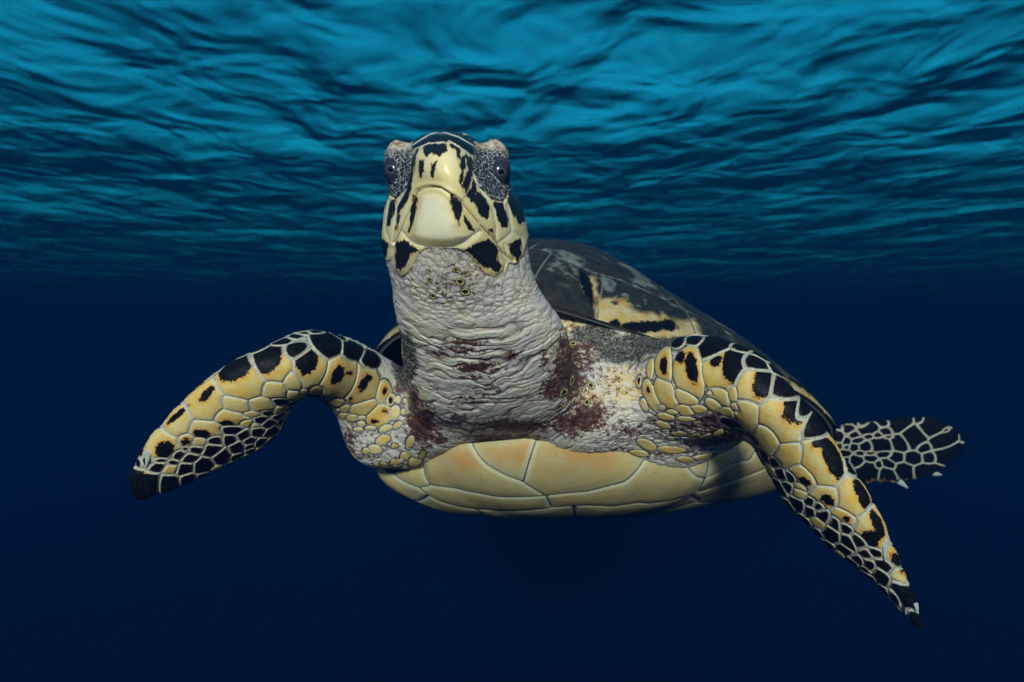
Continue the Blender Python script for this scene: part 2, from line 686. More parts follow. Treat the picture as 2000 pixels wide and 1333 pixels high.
# ------------------------------------------------------------------ traced scales
v3 = View(240, 620, 2000 / 600)
L_SC = [(1335, 185, 98, 75, 0, 1), (1490, 215, 68, 62, 0, 1), (1612, 275, 52, 60, 0, 1), (1135, 215, 90, 48, -20, 1), (985, 310, 118, 105, 0, 0),
        (1228, 325, 108, 130, 0, 0), (1432, 405, 100, 125, 20, 0), (1568, 450, 88, 118, 25, 0), (785, 430, 128, 105, 0, 0), (995, 482, 80, 52, 10, 0),
        (1110, 430, 55, 62, 0, 0), (545, 585, 108, 95, -45, 0), (368, 690, 88, 72, -40, 0), (740, 572, 92, 48, 8, 0), (905, 567, 85, 38, -3, 0),
        (1112, 505, 48, 32, 0, 0), (1020, 545, 55, 25, 0, 1), (690, 655, 98, 50, 5, 0), (530, 728, 98, 60, 5, 0), (270, 845, 82, 80, -30, 0),
        (412, 800, 48, 36, 0, 0), (497, 812, 45, 30, 0, 0), (600, 800, 50, 28, 0, 1), (705, 730, 62, 26, 0, 1), (810, 690, 48, 20, 0, 0),
        (362, 895, 46, 28, -10, 1), (432, 915, 46, 28, -10, 1), (222, 975, 58, 28, -10, 1), (250, 928, 48, 16, -5, 1), (325, 945, 34, 20, 0, 1),
        (150, 1090, 80, 70, -30, 1), (190, 1165, 85, 36, -10, 1), (580, 860, 52, 36, -10, 1), (480, 858, 45, 24, -10, 1), (405, 855, 22, 16, 0, 1),
        (845, 628, 60, 16, 0, 0), (940, 620, 48, 16, 0, 1), (690, 795, 48, 26, -10, 1), (645, 905, 58, 36, -20, 1), (525, 962, 58, 36, -20, 1),
        (400, 985, 52, 32, -20, 1), (300, 1085, 60, 48, -20, 1), (785, 765, 46, 26, -20, 1), (870, 745, 44, 24, -20, 1), (860, 700, 30, 16, 0, 0),
        (950, 690, 42, 22, -20, 1), (1010, 640, 42, 20, -10, 1), (1090, 585, 42, 20, 0, 1), (1160, 560, 40, 24, 0, 1), (740, 850, 50, 30, -30, 1),
        (420, 1060, 50, 34, -20, 1), (1252, 478, 44, 32, -15, 0), (1255, 525, 36, 22, 0, 0), (1180, 490, 30, 22, 0, 0), (1380, 555, 52, 28, 5, 0),
        (1695, 490, 42, 68, 10, 0), (1742, 535, 30, 40, 25, 0), (1792, 535, 17, 27, 0, 0), (1840, 545, 14, 20, 0, 0), (1668, 640, 74, 58, -30, 0),
        (1572, 590, 82, 44, -20, 0), (1770, 622, 30, 40, 10, 0), (1827, 615, 18, 22, 0, 0), (1550, 695, 27, 20, 0, 0), (1492, 655, 36, 20, 0, 0),
        (1445, 598, 30, 22, 0, 0), (1398, 607, 18, 16, 0, 0), (1432, 642, 26, 17, 0, 0), (1555, 655, 28, 16, 0, 0), (1612, 720, 36, 14, 0, 0),
        (1712, 722, 46, 22, -20, 0), (1792, 700, 36, 20, -30, 0), (1530, 730, 34, 14, 0, 0), (1695, 797, 42, 25, -25, 0), (1872, 812, 22, 36, 15, 0),
        (1640, 862, 40, 26, 10, 0), (1582, 870, 22, 20, 20, 0), (1842, 900, 32, 22, -10, 0), (1780, 940, 36, 20, -10, 0), (1902, 945, 36, 27, -10, 0),
        (1952, 890, 18, 34, 20, 0), (1702, 955, 30, 14, 10, 0), (1652, 960, 28, 12, 20, 0), (1772, 832, 26, 18, -20, 0)]
L_BL = [(945, 272, 98, 66, -35), (1195, 270, 72, 98, 5), (1395, 375, 34, 62, 25), (1562, 430, 24, 52, 25), (730, 338, 118, 52, -28), (672, 690, 52, 26, -5),
        (515, 752, 58, 28, 10), (278, 855, 60, 50, -40), (410, 806, 28, 20, 0), (1700, 608, 18, 14, 0), (1640, 672, 26, 12, 0), (1480, 525, 14, 12, 0),
        (1700, 480, 14, 26, 10), (1742, 540, 10, 16, 0), (550, 500, 60, 22, -45), (360, 640, 90, 15, -42), (1470, 360, 20, 10, 0), (1590, 395, 24, 22, 0)]
v5 = View(1240, 620, 1614 / 460)
R_SC = [(300, 170, 50, 36, -25, 1), (410, 155, 60, 38, -5, 1), (550, 180, 105, 72, -15, 1), (735, 215, 75, 34, 15, 1), (830, 312, 80, 46, 15, 1),
        (1030, 492, 90, 62, 35, 1), (1158, 612, 40, 75, 0, 1), (1245, 745, 62, 78, -10, 1), (192, 320, 46, 112, 0, 0), (362, 375, 86, 165, -8, 0),
        (603, 355, 128, 140, 30, 0), (815, 472, 122, 112, 10, 0), (1000, 705, 148, 160, -25, 0), (105, 350, 20, 62, 5, 0), (205, 525, 56, 100, -28, 0),
        (345, 552, 78, 42, 22, 0), (30, 440, 18, 42, 10, 0), (112, 545, 36, 105, -25, 0), (580, 545, 72, 58, 35, 0), (668, 530, 30, 58, 0, 0),
        (512, 525, 26, 20, 0, 0), (762, 672, 74, 92, -15, 0), (545, 592, 55, 40, 35, 0), (342, 640, 54, 30, 12, 0), (432, 630, 52, 24, 5, 0),
        (515, 652, 18, 12, 0, 0), (255, 650, 42, 18, 10, 0), (212, 682, 52, 20, 12, 0), (350, 697, 56, 15, 3, 0), (427, 719, 26, 10, 0, 0),
        (197, 738, 48, 18, 20, 0), (308, 797, 52, 19, 3, 0), (402, 806, 46, 14, -5, 0), (250, 830, 36, 17, 10, 0), (80, 870, 60, 28, 25, 0),
        (256, 906, 80, 20, 3, 0), (405, 856, 46, 17, -10, 0), (502, 862, 44, 16, -28, 0), (572, 792, 36, 18, -30, 0), (635, 880, 54, 18, -38, 0),
        (700, 815, 20, 36, 20, 0), (28, 930, 55, 18, 10, 0), (350, 974, 52, 16, 3, 0), (465, 958, 60, 18, -15, 0), (478, 812, 42, 14, -20, 0),
        (910, 825, 62, 92, -30, 0), (1050, 945, 84, 74, 0, 0), (1270, 1000, 112, 165, -22, 0), (1150, 1090, 95, 52, 35, 0), (1310, 1222, 90, 62, 25, 0),
        (690, 620, 40, 20, 50, 0), (180, 620, 30, 22, 0, 0), (65, 600, 22, 48, -20, 0), (960, 1000, 40, 30, 40, 1)]
v6 = View(1440, 780, 1305 / 460)
R_SC2 = [(640, 560, 82, 100, -25, 0), (600, 652, 68, 34, 30, 0), (740, 705, 72, 92, -25, 0), (450, 592, 30, 22, 30, 1), (408, 572, 30, 22, 30, 1),
         (345, 482, 34, 18, 30, 0), (340, 522, 32, 22, 30, 0), (480, 645, 42, 24, 40, 1), (545, 690, 46, 26, 40, 1), (598, 712, 44, 24, 40, 1),
         (672, 790, 50, 26, 48, 1), (520, 745, 44, 28, 40, 1), (712, 855, 44, 22, 48, 1), (765, 852, 44, 18, 30, 1), (820, 925, 58, 32, 30, 1),
         (870, 880, 36, 60, -25, 0), (735, 912, 46, 22, 50, 1), (800, 980, 58, 30, 50, 1), (925, 1085, 90, 60, 52, 1), (905, 985, 66, 34, 45, 0),
         (880, 1100, 60, 24, 55, 1), (985, 1215, 64, 20, 58, 1), (400, 620, 34, 24, 50, 1), (620, 790, 46, 26, 50, 1), (300, 430, 40, 24, 40, 1)]
R_BL = [(207, 335, 24, 62, 0), (392, 345, 40, 105, -8), (315, 275, 40, 40, 0), (682, 305, 76, 132, 15), (560, 300, 40, 40, 20), (890, 440, 76, 105, 5),
        (1105, 620, 72, 105, -25), (95, 500, 14, 20, 0), (1350, 960, 50, 170, -25), (1165, 1115, 50, 24, 35), (1325, 1245, 50, 30, 30), (490, 210, 60, 50, 0),
        (30, 430, 8, 20, 0), (1250, 860, 40, 40, 0)]
R_BL2 = [(690, 530, 28, 100, -27), (505, 556, 42, 24, 35), (608, 660, 22, 14, 30), (733, 775, 54, 48, 35), (770, 690, 24, 80, -25), (375, 447, 40, 18, 35),
         (890, 905, 14, 60, -25), (980, 1130, 14, 50, -25)]
vr = View(1600, 790, 2000 / 300)
B_SC = [(640, 315, 110, 62, -10, 1), (870, 350, 75, 52, 10, 1), (1050, 260, 150, 85, -25, 1), (1460, 280, 160, 130, -15, 1), (1240, 420, 150, 125, 10, 1),
        (1600, 480, 165, 110, -12, 1), (1370, 560, 85, 62, -10, 1), (1700, 650, 185, 110, -20, 1), (1430, 690, 90, 72, 0, 1),
        (1215, 700, 115, 70, 0, 1), (1440, 865, 195, 88, 0, 1), (1090, 870, 120, 105, 10, 1), (1000, 690, 105, 62, 5, 1), (1040, 500, 110, 85, 25, 1),
        (805, 525, 125, 78, 0, 1), (840, 650, 95, 38, 0, 1), (900, 770, 95, 55, 30, 1), (770, 780, 48, 48, 0, 1), (665, 695, 78, 52, 10, 1),
        (600, 545, 80, 52, 0, 1), (480, 720, 85, 70, 20, 1), (450, 560, 60, 42, 0, 1), (330, 640, 75, 45, 0, 1), (640, 895, 130, 130, 10, 1),
        (900, 940, 130, 105, 20, 1), (400, 860, 60, 100, -15, 1), (520, 640, 60, 32, 0, 1), (660, 640, 62, 26, 0, 1), (490, 470, 70, 34, 0, 1),
        (640, 415, 50, 26, 0, 1), (760, 400, 50, 32, 0, 1), (900, 420, 50, 22, 0, 1),
        (1300, 190, 55, 45, 0, 1), (250, 540, 45, 40, 0, 1), (350, 550, 40, 35, 0, 1), (430, 400, 70, 45, 0, 1), (560, 240, 70, 35, 0, 1),
        (800, 230, 90, 25, 0, 1), (1640, 340, 50, 22, -25, 1)]

SITES = {'L': lift(v3, L_SC), 'R': lift(v5, R_SC) + lift(v6, R_SC2), 'B': lift(vr, B_SC)}
BLOT = {'L': lift(v3, L_BL), 'R': lift(v5, R_BL) + lift(v6, R_BL2), 'B': []}

EDGE = np.full(NV, -0.02)          # metres inside a scale (+) or out on bare skin (-)
CID = np.full(NV, -1)
BLO = np.full(NV, -20.0)           # millimetres inside a black blotch
rng = np.random.default_rng(5)
cells = []                          # (radius, key, black)
for key, s_fill, rf in (('L', .22, .0085), ('R', .30, .0095), ('B', .12, .0085)):
    qn, u = limb_info(X0, key)
    near = qn < (4.0 if key == 'B' else 2.4)
    limb = (qn < (3.0 if key == 'B' else 1.6)) & (u > s_fill)
    if key == 'L':
        near |= (PX[:, 0] < 850) & (PX[:, 1] > 690) & (X0[:, 1] < 1.05)
    if key == 'R':
        near |= (PX[:, 0] > 1190) & (PX[:, 1] > 690) & (X0[:, 1] < 1.05)
    idx = np.where(near)[0]
    Xs = X0[idx].astype(np.float32)
    st = SITES[key]
    d1 = np.full(len(idx), 9e3, np.float32)
    d2 = d1.copy()
    i1 = np.full(len(idx), -1)
    i2 = i1.copy()

    def feed(k, s, W):
        global d1, d2, i1, i2
        q = np.sqrt((((Xs - s.astype(np.float32)) @ W.T.astype(np.float32)) ** 2).sum(1))
        a = q < d1
        b = (~a) & (q < d2)
        d2 = np.where(a, d1, np.where(b, q, d2))
        i2 = np.where(a, i1, np.where(b, k, i2))
        d1 = np.where(a, q, d1)
        i1 = np.where(a, k, i1)
    info = []
    for s, W, r, bk in st:
        feed(len(info), s, W)
        info.append((r, bk))
    lb = limb[idx]
    # the sides the photo does not show carry scales too
    for tries in range(400):
        cand = np.where(lb & (d1 > 1.75))[0]
        if len(cand) < 20:
            break
        c = cand[rng.integers(len(cand))]
        r = rf * rng.uniform(.8, 1.25) * (1 - .45 * u[idx[c]])
        feed(len(info), Xs[c].astype(float), np.eye(3) / r)
        info.append((r, 1 if rng.random() < .85 else 0))
    rad = np.array([i[0] for i in info])
    bk = np.array([i[1] for i in info])
    e = (d2 - d1) / (1 / rad[i1] + 1 / rad[i2])
    cap = np.where(lb, 1.9, np.where(rad[i1] > .006, 1.28, 1.06))                       # off the blade, scales are separate ovals
    e = np.minimum(e, (cap - d1) * rad[i1])
    b = np.full(len(idx), -20.0)
    for s, W, r, _ in BLOT[key]:
        q = np.sqrt((((Xs - s) @ W.T) ** 2).sum(1))
        b = np.maximum(b, (1 - q) * r * 1e3)
    full = bk[i1] > 0
    b = np.where(full, np.maximum(b, e * 1e3 - 0.9), b)
    if key == 'L':                                      # back of the flipper is black
        b = np.maximum(b, np.where(lb, (N0[idx, 2] - .58) * 26, -20))
    if key == 'R':
        b = np.maximum(b, np.where(lb, ((N0[idx] @ nrm(np.array([.72, .25, .45]))) - .80) * 26, -20))
    if key == 'B':
        b = np.where(lb & (PX[idx, 1] > 918) & (PX[idx, 0] > 1690), np.minimum(b, (938 - PX[idx, 1]) * .35), b)
    upd = e > EDGE[idx]
    ii = idx[upd]
    EDGE[ii] = e[upd]
    BLO[ii] = b[upd]
    CID[ii] = i1[upd] + len(cells)
    cells += [(r, key, k) for r, k in info]
RAD = np.array([c[0] for c in cells])
print('cells', len(cells), round(time.time() - T0, 1))

# ------------------------------------------------------------------ head: traced keratin, seams and markings
v1 = View(700, 230, 1616 / 400)
HARD = v1([(150, 1010), (165, 500), (200, 250), (380, 100), (640, 60), (900, 100), (1120, 160), (1230, 400), (1370, 780), (1345, 930), (1300, 1080),
           (1255, 1150), (1190, 1150), (1160, 1225), (1080, 1262), (1010, 1235), (950, 1165), (860, 1075), (790, 1035), (650, 1034), (530, 1030),
           (480, 1070), (425, 1175), (385, 1228), (330, 1262), (285, 1205), (265, 1100), (225, 1140), (195, 1090)])
DARKS = [
    [(420, 205), (460, 160), (560, 110), (640, 92), (655, 118), (600, 160), (545, 200), (480, 225), (440, 270), (420, 300)],
    [(665, 108), (700, 90), (800, 125), (870, 168), (925, 215), (915, 280), (895, 300), (850, 265), (800, 220), (720, 180), (680, 150)],
    [(840, 148), (960, 160), (940, 192), (900, 185)],
    [(560, 195), (590, 150), (640, 135), (700, 145), (725, 190), (690, 205), (660, 188), (640, 200), (610, 205)],
    [(530, 235), (560, 222), (680, 225), (698, 250), (690, 290), (655, 318), (620, 305), (600, 290), (570, 312), (540, 290)],
    [(720, 225), (752, 222), (748, 262), (728, 262)], [(768, 250), (785, 255), (782, 340), (768, 355)],
    [(508, 350), (540, 345), (540, 430), (515, 475), (508, 420)], [(605, 380), (640, 365), (625, 430), (605, 465)],
    [(470, 235), (492, 240), (485, 290), (468, 290)],
    [(440, 300), (465, 290), (465, 360), (440, 470), (430, 560), (400, 630), (345, 720), (310, 760), (305, 720), (330, 650), (375, 570), (410, 480), (425, 380)],
    [(305, 790), (335, 770), (330, 820), (315, 835)], [(285, 855), (312, 858), (305, 890), (288, 885)],
    [(800, 320), (835, 310), (815, 420), (800, 500), (785, 520), (795, 440), (785, 380)],
    [(845, 310), (885, 320), (905, 410), (880, 480), (855, 560), (835, 590), (800, 540), (830, 480), (860, 420), (840, 380)],
    [(905, 490), (930, 560), (920, 620), (890, 660), (860, 620), (880, 560)],
    [(930, 590), (1000, 640), (1035, 720), (1015, 790), (975, 785), (925, 705), (905, 640)],
    [(1025, 880), (1050, 875), (1050, 900), (1030, 900)],
    [(1070, 670), (1130, 680), (1172, 800), (1168, 862), (1135, 862), (1095, 790)],
    [(1190, 545), (1240, 590), (1300, 720), (1308, 815), (1270, 835), (1220, 760), (1178, 660)],
    [(1195, 440), (1240, 500), (1275, 580), (1240, 560), (1205, 520)], [(1310, 660), (1335, 720), (1345, 800), (1325, 790)],
    [(255, 670), (290, 650), (285, 720), (245, 850), (225, 855), (220, 800)],
    [(200, 590), (238, 560), (235, 600), (200, 720), (180, 840), (165, 800), (175, 680)],
    [(315, 985), (370, 970), (470, 1045), (420, 1070), (400, 1120), (345, 1195), (310, 1180), (305, 1080)],
    [(840, 1040), (900, 1000), (1020, 965), (1060, 1000), (1085, 1040), (1080, 1120), (1110, 1160), (1095, 1205), (1050, 1200), (1040, 1180), (990, 1170), (920, 1100)],
    [(1190, 1000), (1280, 960), (1270, 1090), (1245, 1130), (1200, 1070)],
    [(180, 960), (235, 1000), (225, 1060), (210, 1115), (185, 1040)],
    [(730, 610), (800, 660), (805, 720), (790, 840), (765, 780), (745, 690)],
    [(830, 775), (850, 800), (905, 890), (870, 875), (835, 820)],
    [(448, 620), (470, 640), (455, 760), (408, 895), (425, 760), (435, 660)],
]
MOUTH = v1([(285, 990), (330, 890), (400, 730), (460, 600), (480, 575), (540, 553), (600, 545), (660, 555), (730, 605), (810, 665), (900, 770), (1000, 890),
            (1080, 970), (1130, 1060), (1220, 1130)])
RIM = v1([(345, 895), (390, 960), (450, 1000), (530, 1022), (650, 1028), (760, 1022), (840, 985), (900, 935), (960, 895)])
SEAMS = [v1(l) for l in (
    [(410, 300), (398, 450), (370, 570), (300, 700), (285, 800), (272, 960)],
    [(920, 300), (915, 480), (1000, 620), (1062, 700), (1092, 860), (1085, 945)],
    [(1180, 680), (1215, 900), (1150, 962), (1108, 985)], [(1215, 900), (1285, 940), (1300, 1000)], [(1150, 1000), (1180, 1130)],
    [(240, 640), (208, 880), (240, 965), (282, 985)], [(420, 300), (440, 250), (545, 205), (720, 185), (850, 265), (905, 310)],
    [(425, 215), (560, 130), (655, 108), (790, 150), (920, 225)], [(1200, 440), (1330, 760), (1345, 900)],
    [(330, 1262), (285, 1205), (268, 1100), (285, 990)], [(1080, 1262), (1150, 1220), (1165, 1140), (1130, 1060)])]
LIDS = [v1([(180, 285), (240, 145), (370, 125), (412, 200), (408, 400), (372, 560), (290, 645), (240, 610), (190, 520), (165, 300)]),
        v1([(920, 230), (1000, 140), (1150, 140), (1240, 285), (1250, 400), (1215, 540), (1150, 665), (1060, 650), (960, 540), (920, 420)])]
hm = (PX[:, 1] < 575) & (X0[:, 1] < .90) & (PX[:, 0] > 690) & (PX[:, 0] < 1120)
hi = np.where(hm)[0]
hp = PX[hi]
MM = .66 / F * 1e3                                       # photo pixel in mm at the head
HRD = np.full(NV, -20.0)
HRD[hi] = sd_poly(hp, HARD) * MM
bl = np.full(len(hi), -20.0)
for poly in DARKS:
    bl = np.maximum(bl, sd_poly(hp, v1(poly)) * MM)
back = smooth(.70, .74, X0[hi, 1])                       # plates behind the silhouette: dark with pale seams
f1, f2 = worley(X0[hi], 42, 4)
bl = bl * (1 - back) + back * ((f2 - f1) * 12 - 1.8)
BLO[hi] = np.where(HRD[hi] > -1.0, bl + .6, BLO[hi])
SEAM = np.full(NV, 20.0)
sm = np.full(len(hi), 20.0)
for l in SEAMS + [RIM]:
    sm = np.minimum(sm, d_line(hp, l) * MM)
SEAM[hi] = sm
MTH = np.full(NV, 20.0)
MTH[hi] = d_line(hp, MOUTH) * MM
LID = np.full(NV, -20.0)
LID[hi] = np.maximum(sd_poly(hp, LIDS[0]), sd_poly(hp, LIDS[1])) * MM
HRD[hi] = np.minimum(HRD[hi], -LID[hi])

# ------------------------------------------------------------------ relief
disp = np.zeros(NV)
hard = smooth(-.6, .6, HRD)
# keratin: seams sunk, plates slightly swollen, mouth slit, mandible shield standing out
disp += hard * (-.55e-3 * np.exp(-(SEAM / .7) ** 2) + .5e-3 * smooth(0, 4, SEAM))
disp += -1.9e-3 * np.exp(-(MTH / .75) ** 2) + .9e-3 * np.exp(-((MTH - 2.2) / 1.6) ** 2) * hard
chin = np.zeros(NV)
CHIN = v1([(470, 590), (540, 562), (600, 553), (660, 565), (735, 618), (790, 760), (830, 860), (900, 930), (840, 980), (760, 1012), (650, 1020), (530, 1012),
           (450, 990), (395, 940), (420, 780)])
chin[hi] = sd_poly(hp, CHIN) * MM
disp += 2.2e-3 * smooth(0, 9, chin)
UPPER = v1([(430, 260), (560, 205), (720, 195), (850, 270), (880, 420), (900, 560), (810, 655), (730, 600), (660, 550), (600, 540), (540, 548), (470, 580), (400, 640), (380, 560), (410, 420)])
upb = np.zeros(NV)
upb[hi] = sd_poly(hp, UPPER) * MM
disp += 2.0e-3 * smooth(0, 12, upb) + 1.0e-3 * smooth(-1, 2, upb) * hard
nose = np.zeros(NV)
for c in ((640, 165), (690, 178), (590, 178)):
    d = np.linalg.norm(PX - np.array(v1([c])[0]), axis=1) * MM
    nose += np.exp(-(d / 1.1) ** 2) * hm
disp += -1.6e-3 * nose
JAW = [v1([(345, 900), (285, 1000), (275, 1090), (290, 1190), (330, 1250), (380, 1215), (420, 1165), (480, 1060), (525, 1028), (430, 995), (385, 955)]),
       v1([(960, 895), (1050, 960), (1120, 1080), (1160, 1150), (1150, 1215), (1080, 1252), (1020, 1228), (960, 1160), (860, 1065), (790, 1030), (850, 985), (905, 940)])]
jw = np.full(NV, -20.)
jw[hi] = np.maximum(sd_poly(hp, JAW[0]), sd_poly(hp, JAW[1])) * MM
disp += 1.1e-3 * smooth(-.3, 3.5, jw)
# eyelids: sunken ring and brow
lid = smooth(-.5, 1.5, LID)
fl1, fl2 = worley(X0[hi], 190, 9)
tmp = np.zeros(NV)
tmp[hi] = .45e-3 * smooth(.05, .4, fl2 - fl1)
disp += lid * (tmp - .2e-3) - .9e-3 * np.exp(-(LID / .9) ** 2) * hm

# skin: throat, neck and shoulders
skin = 1 - np.maximum(hard, lid)
neckm = smooth(1000, 960, PX[:, 1] + 0) * smooth(1.02, .9, X0[:, 1]) * smooth(1190, 1090, PX[:, 0]) * smooth(720, 775, PX[:, 0]) * skin
arc = (PX[:, 0] - 930) / 150
sarc = PX[:, 1] + 46 * arc ** 2
ni = np.where(neckm > .01)[0]
A2 = np.stack([PX[ni, 0] * .0075, sarc[ni] * .052, np.zeros(len(ni))], 1)
wob = (fbm(X0[ni], 45, 31, 2) - .5)
A2[:, 1] += wob * 1.6
g1 = np.abs(2 * vnoise(A2, 1.0, 5) - 1)
g2_ = np.abs(2 * vnoise(A2 * [2.3, 2.1, 1], 1.0, 6) - 1)
g3 = np.abs(2 * vnoise(np.stack([PX[ni, 0] * .03 + sarc[ni] * .012, sarc[ni] * .045, wob * 2], 1), 1.6, 7) - 1)
low = smooth(600, 650, sarc[ni])
folds = (1.9e-3 * np.minimum(g1 / .35, 1) ** .6 + 1.0e-3 * np.minimum(g2_ / .4, 1) ** .6 + .7e-3 * np.minimum(g3 / .4, 1) ** .6)
thx = np.stack([(PX[ni, 0] - 870) * .085 * (1 - .0022 * (sarc[ni] - 500)), sarc[ni] * .052, np.zeros(len(ni))], 1)
thx[:, 0] += wob * .8
t1, t2 = worley(thx, 1.0, 3)
peb = .6e-3 * smooth(0, .35, t2 - t1)
rowx = np.stack([PX[ni, 0] * .055, sarc[ni] * .11 + wob * 1.5, np.zeros(len(ni))], 1)
t3, t4 = worley(rowx, 1.0, 8)
row = .9e-3 * smooth(0, .4, t4 - t3)
mid = smooth(560, 590, sarc[ni]) * (1 - low)
thr = 1 - smooth(560, 590, sarc[ni])
rel = thr * peb + mid * row + low * (folds + .35 * row)
disp[ni] += neckm[ni] * (rel - 1.2e-3)
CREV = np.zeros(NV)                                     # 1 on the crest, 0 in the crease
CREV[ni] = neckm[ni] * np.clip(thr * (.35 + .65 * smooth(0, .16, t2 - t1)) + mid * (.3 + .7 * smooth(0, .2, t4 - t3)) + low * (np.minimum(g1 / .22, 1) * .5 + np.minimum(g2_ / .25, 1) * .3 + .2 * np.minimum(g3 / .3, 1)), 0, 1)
# other bare skin
ot = np.where((skin > .5) & (neckm < .99) & (EDGE < .001) & (X0[:, 1] < 1.1))[0]
Xo = X0[ot]
w3 = (fbm(Xo, 60, 41, 2) - .5)[:, None] * .02
k1 = np.abs(2 * fbm((Xo + w3) * [.7, .7, 1.5], 85, 51, 2) - 1)
k2 = np.abs(2 * vnoise((Xo + w3) * [.8, .8, 1.3], 260, 61) - 1)
o1, o2 = worley((Xo + w3) * [.8, 1, 1.2], 170, 12)
ow = (1 - neckm[ot])
disp[ot] += ow * (1.9e-3 * np.minimum(k1 / .22, 1) ** .6 + .5e-3 * np.minimum(k2 / .4, 1) + .5e-3 * smooth(0, .35, o2 - o1) - 1.4e-3) * smooth(.001, -.0015, EDGE[ot])
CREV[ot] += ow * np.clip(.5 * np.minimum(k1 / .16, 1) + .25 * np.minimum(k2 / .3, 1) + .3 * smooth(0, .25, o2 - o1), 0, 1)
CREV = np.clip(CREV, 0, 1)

# pores with yellow rings
v2 = View(720, 480, 1460 / 460)
PORES = [(375, 215, 17), (567, 228, 27), (598, 290, 30), (397, 318, 21), (467, 305, 14), (370, 160, 14), (540, 150, 19), (600, 175, 17), (495, 350, 13), (430, 270, 12),
         (1252, 835, 34), (1200, 905, 34), (1170, 990, 30), (1250, 690, 22), (1285, 745, 26), (1270, 615, 22), (1375, 870, 24), (1090, 1095, 18), (1350, 970, 20), (1262, 965, 16), (440, 1060, 16)]
POR = np.full(NV, 9.0)
for x, y, r in PORES:
    px, py = v2([(x, y)])[0]
    h = hit(px, py)
    if h is None:
        continue
    rr = r / v2.k / F * h[0][1]
    d = np.linalg.norm(X0 - h[0], axis=1) / rr
    POR = np.minimum(POR, d)
    disp += 1.0e-3 * np.exp(-((d - .8) / .3) ** 2) - .6e-3 * np.exp(-(d / .45) ** 2)

# pigment masks
MAR = np.zeros(NV)
for vw, rows in ((v2, [(600, 585, 130, 26, .75), (560, 640, 170, 26, .7), (680, 745, 150, 34, .95), (660, 805, 120, 16, .7), (740, 885, 130, 46, .6), (900, 680, 70, 34, .7),
                       (460, 660, 90, 22, .7), (300, 600, 50, 24, .5), (560, 1060, 80, 30, .7), (330, 1110, 90, 120, 1.1), (285, 960, 40, 130, .9), (1240, 760, 110, 230, 1.0),
                       (1150, 880, 100, 80, .9), (1350, 1050, 140, 110, .95), (930, 1110, 280, 40, 1.0), (830, 1185, 270, 28, .9), (430, 1190, 70, 44, .9), (1080, 720, 40, 70, .6),
                       (1400, 600, 200, 90, .8), (560, 260, 240, 110, .46), (640, 160, 180, 60, .42), (650, 950, 200, 60, .5), (1340, 720, 130, 150, .62)]),
                 (View(1080, 640, 4.76), [(1250, 900, 460, 90, .7), (1500, 850, 230, 150, .9), (200, 870, 260, 130, .9), (1100, 1150, 620, 60, .62), (1550, 980, 200, 120, .9),
                                          (700, 950, 320, 110, .6), (500, 500, 260, 200, .4)]),
                 (View(640, 620, 3.92), [(150, 950, 90, 160, .72), (450, 1180, 300, 80, .68), (420, 950, 260, 160, .42), (720, 850, 90, 150, 1.0), (300, 850, 200, 60, .5), (300, 1050, 200, 60, .55),
                                         (560, 530, 90, 70, .8)])):
    for x, y, rx, ry, a in rows:
        cx, cy = vw([(x, y)])[0]
        q = ((PX[:, 0] - cx) * vw.k / rx) ** 2 + ((PX[:, 1] - cy) * vw.k / ry) ** 2
        MAR = np.maximum(MAR, 1.2 * a * np.exp(-q * .7))
MAR *= (X0[:, 1] < 1.1)
DRK = np.zeros(NV)                                       # grey-black netted skin over the shoulder, tan skin below it
TAN = np.zeros(NV)
for arr, cx, cy, rx, ry, a in ((DRK, 1270, 672, 100, 24, 1.1), (DRK, 1215, 690, 70, 30, .9), (DRK, 1160, 655, 60, 25, .9), (DRK, 790, 700, 30, 60, 1.2),
                               (TAN, 1220, 750, 55, 45, 1.0), (TAN, 1130, 640, 45, 70, .9), (TAN, 1085, 580, 30, 50, .5), (TAN, 800, 760, 18, 60, .6), (TAN, 1150, 790, 60, 60, .75), (TAN, 822, 800, 28, 60, .7)):
    arr[:] = np.maximum(arr, a * np.exp(-(((PX[:, 0] - cx) / rx) ** 2 + ((PX[:, 1] - cy) / ry) ** 2)))
DRK = np.maximum(DRK, smooth(.3, .7, N0[:, 2]) * smooth(.92, .97, X0[:, 1]) * skin)

# small scales that stay relief of the skin; big ones become pieces of their own
edge_mm = EDGE * 1e3
sc = EDGE > -.004
amp = np.where(CID >= 0, np.clip(RAD[np.maximum(CID, 0)] / .009, .3, 1), 0)
vis = np.zeros(len(cells))
fr = (CID >= 0) & (EDGE > 0) & (facing > .1)
vis += np.bincount(CID[fr], minlength=len(cells)) * np.bincount(CID[fr], facing[fr], len(cells)) / np.maximum(np.bincount(CID[fr], minlength=len(cells)), 1)
big = np.where((RAD > .0036))[0]
big = big[np.argsort(-vis[big])][:290]
isbig = np.zeros(len(cells), bool)
isbig[big] = True
vb = (CID >= 0) & isbig[np.maximum(CID, 0)]
disp += np.where((CID >= 0) & ~vb & sc, amp * (-.5e-3 + 1.4e-3 * smooth(-.2, 2.2, edge_mm)), 0)
Xb = X0 + N0 * np.where(vb & (EDGE > 0), np.minimum(disp, 0) - .25e-3 * smooth(0, 1, edge_mm), disp)[:, None]
print('fields', round(time.time() - T0, 1))

# ------------------------------------------------------------------ materials of the turtle
CREAM, YELLOW, BLACK, BROWN = (.56, .41, .16), (.58, .34, .06), (.003, .003, .004), (.20, .065, .012)
PALE = (.47, .42, .31)


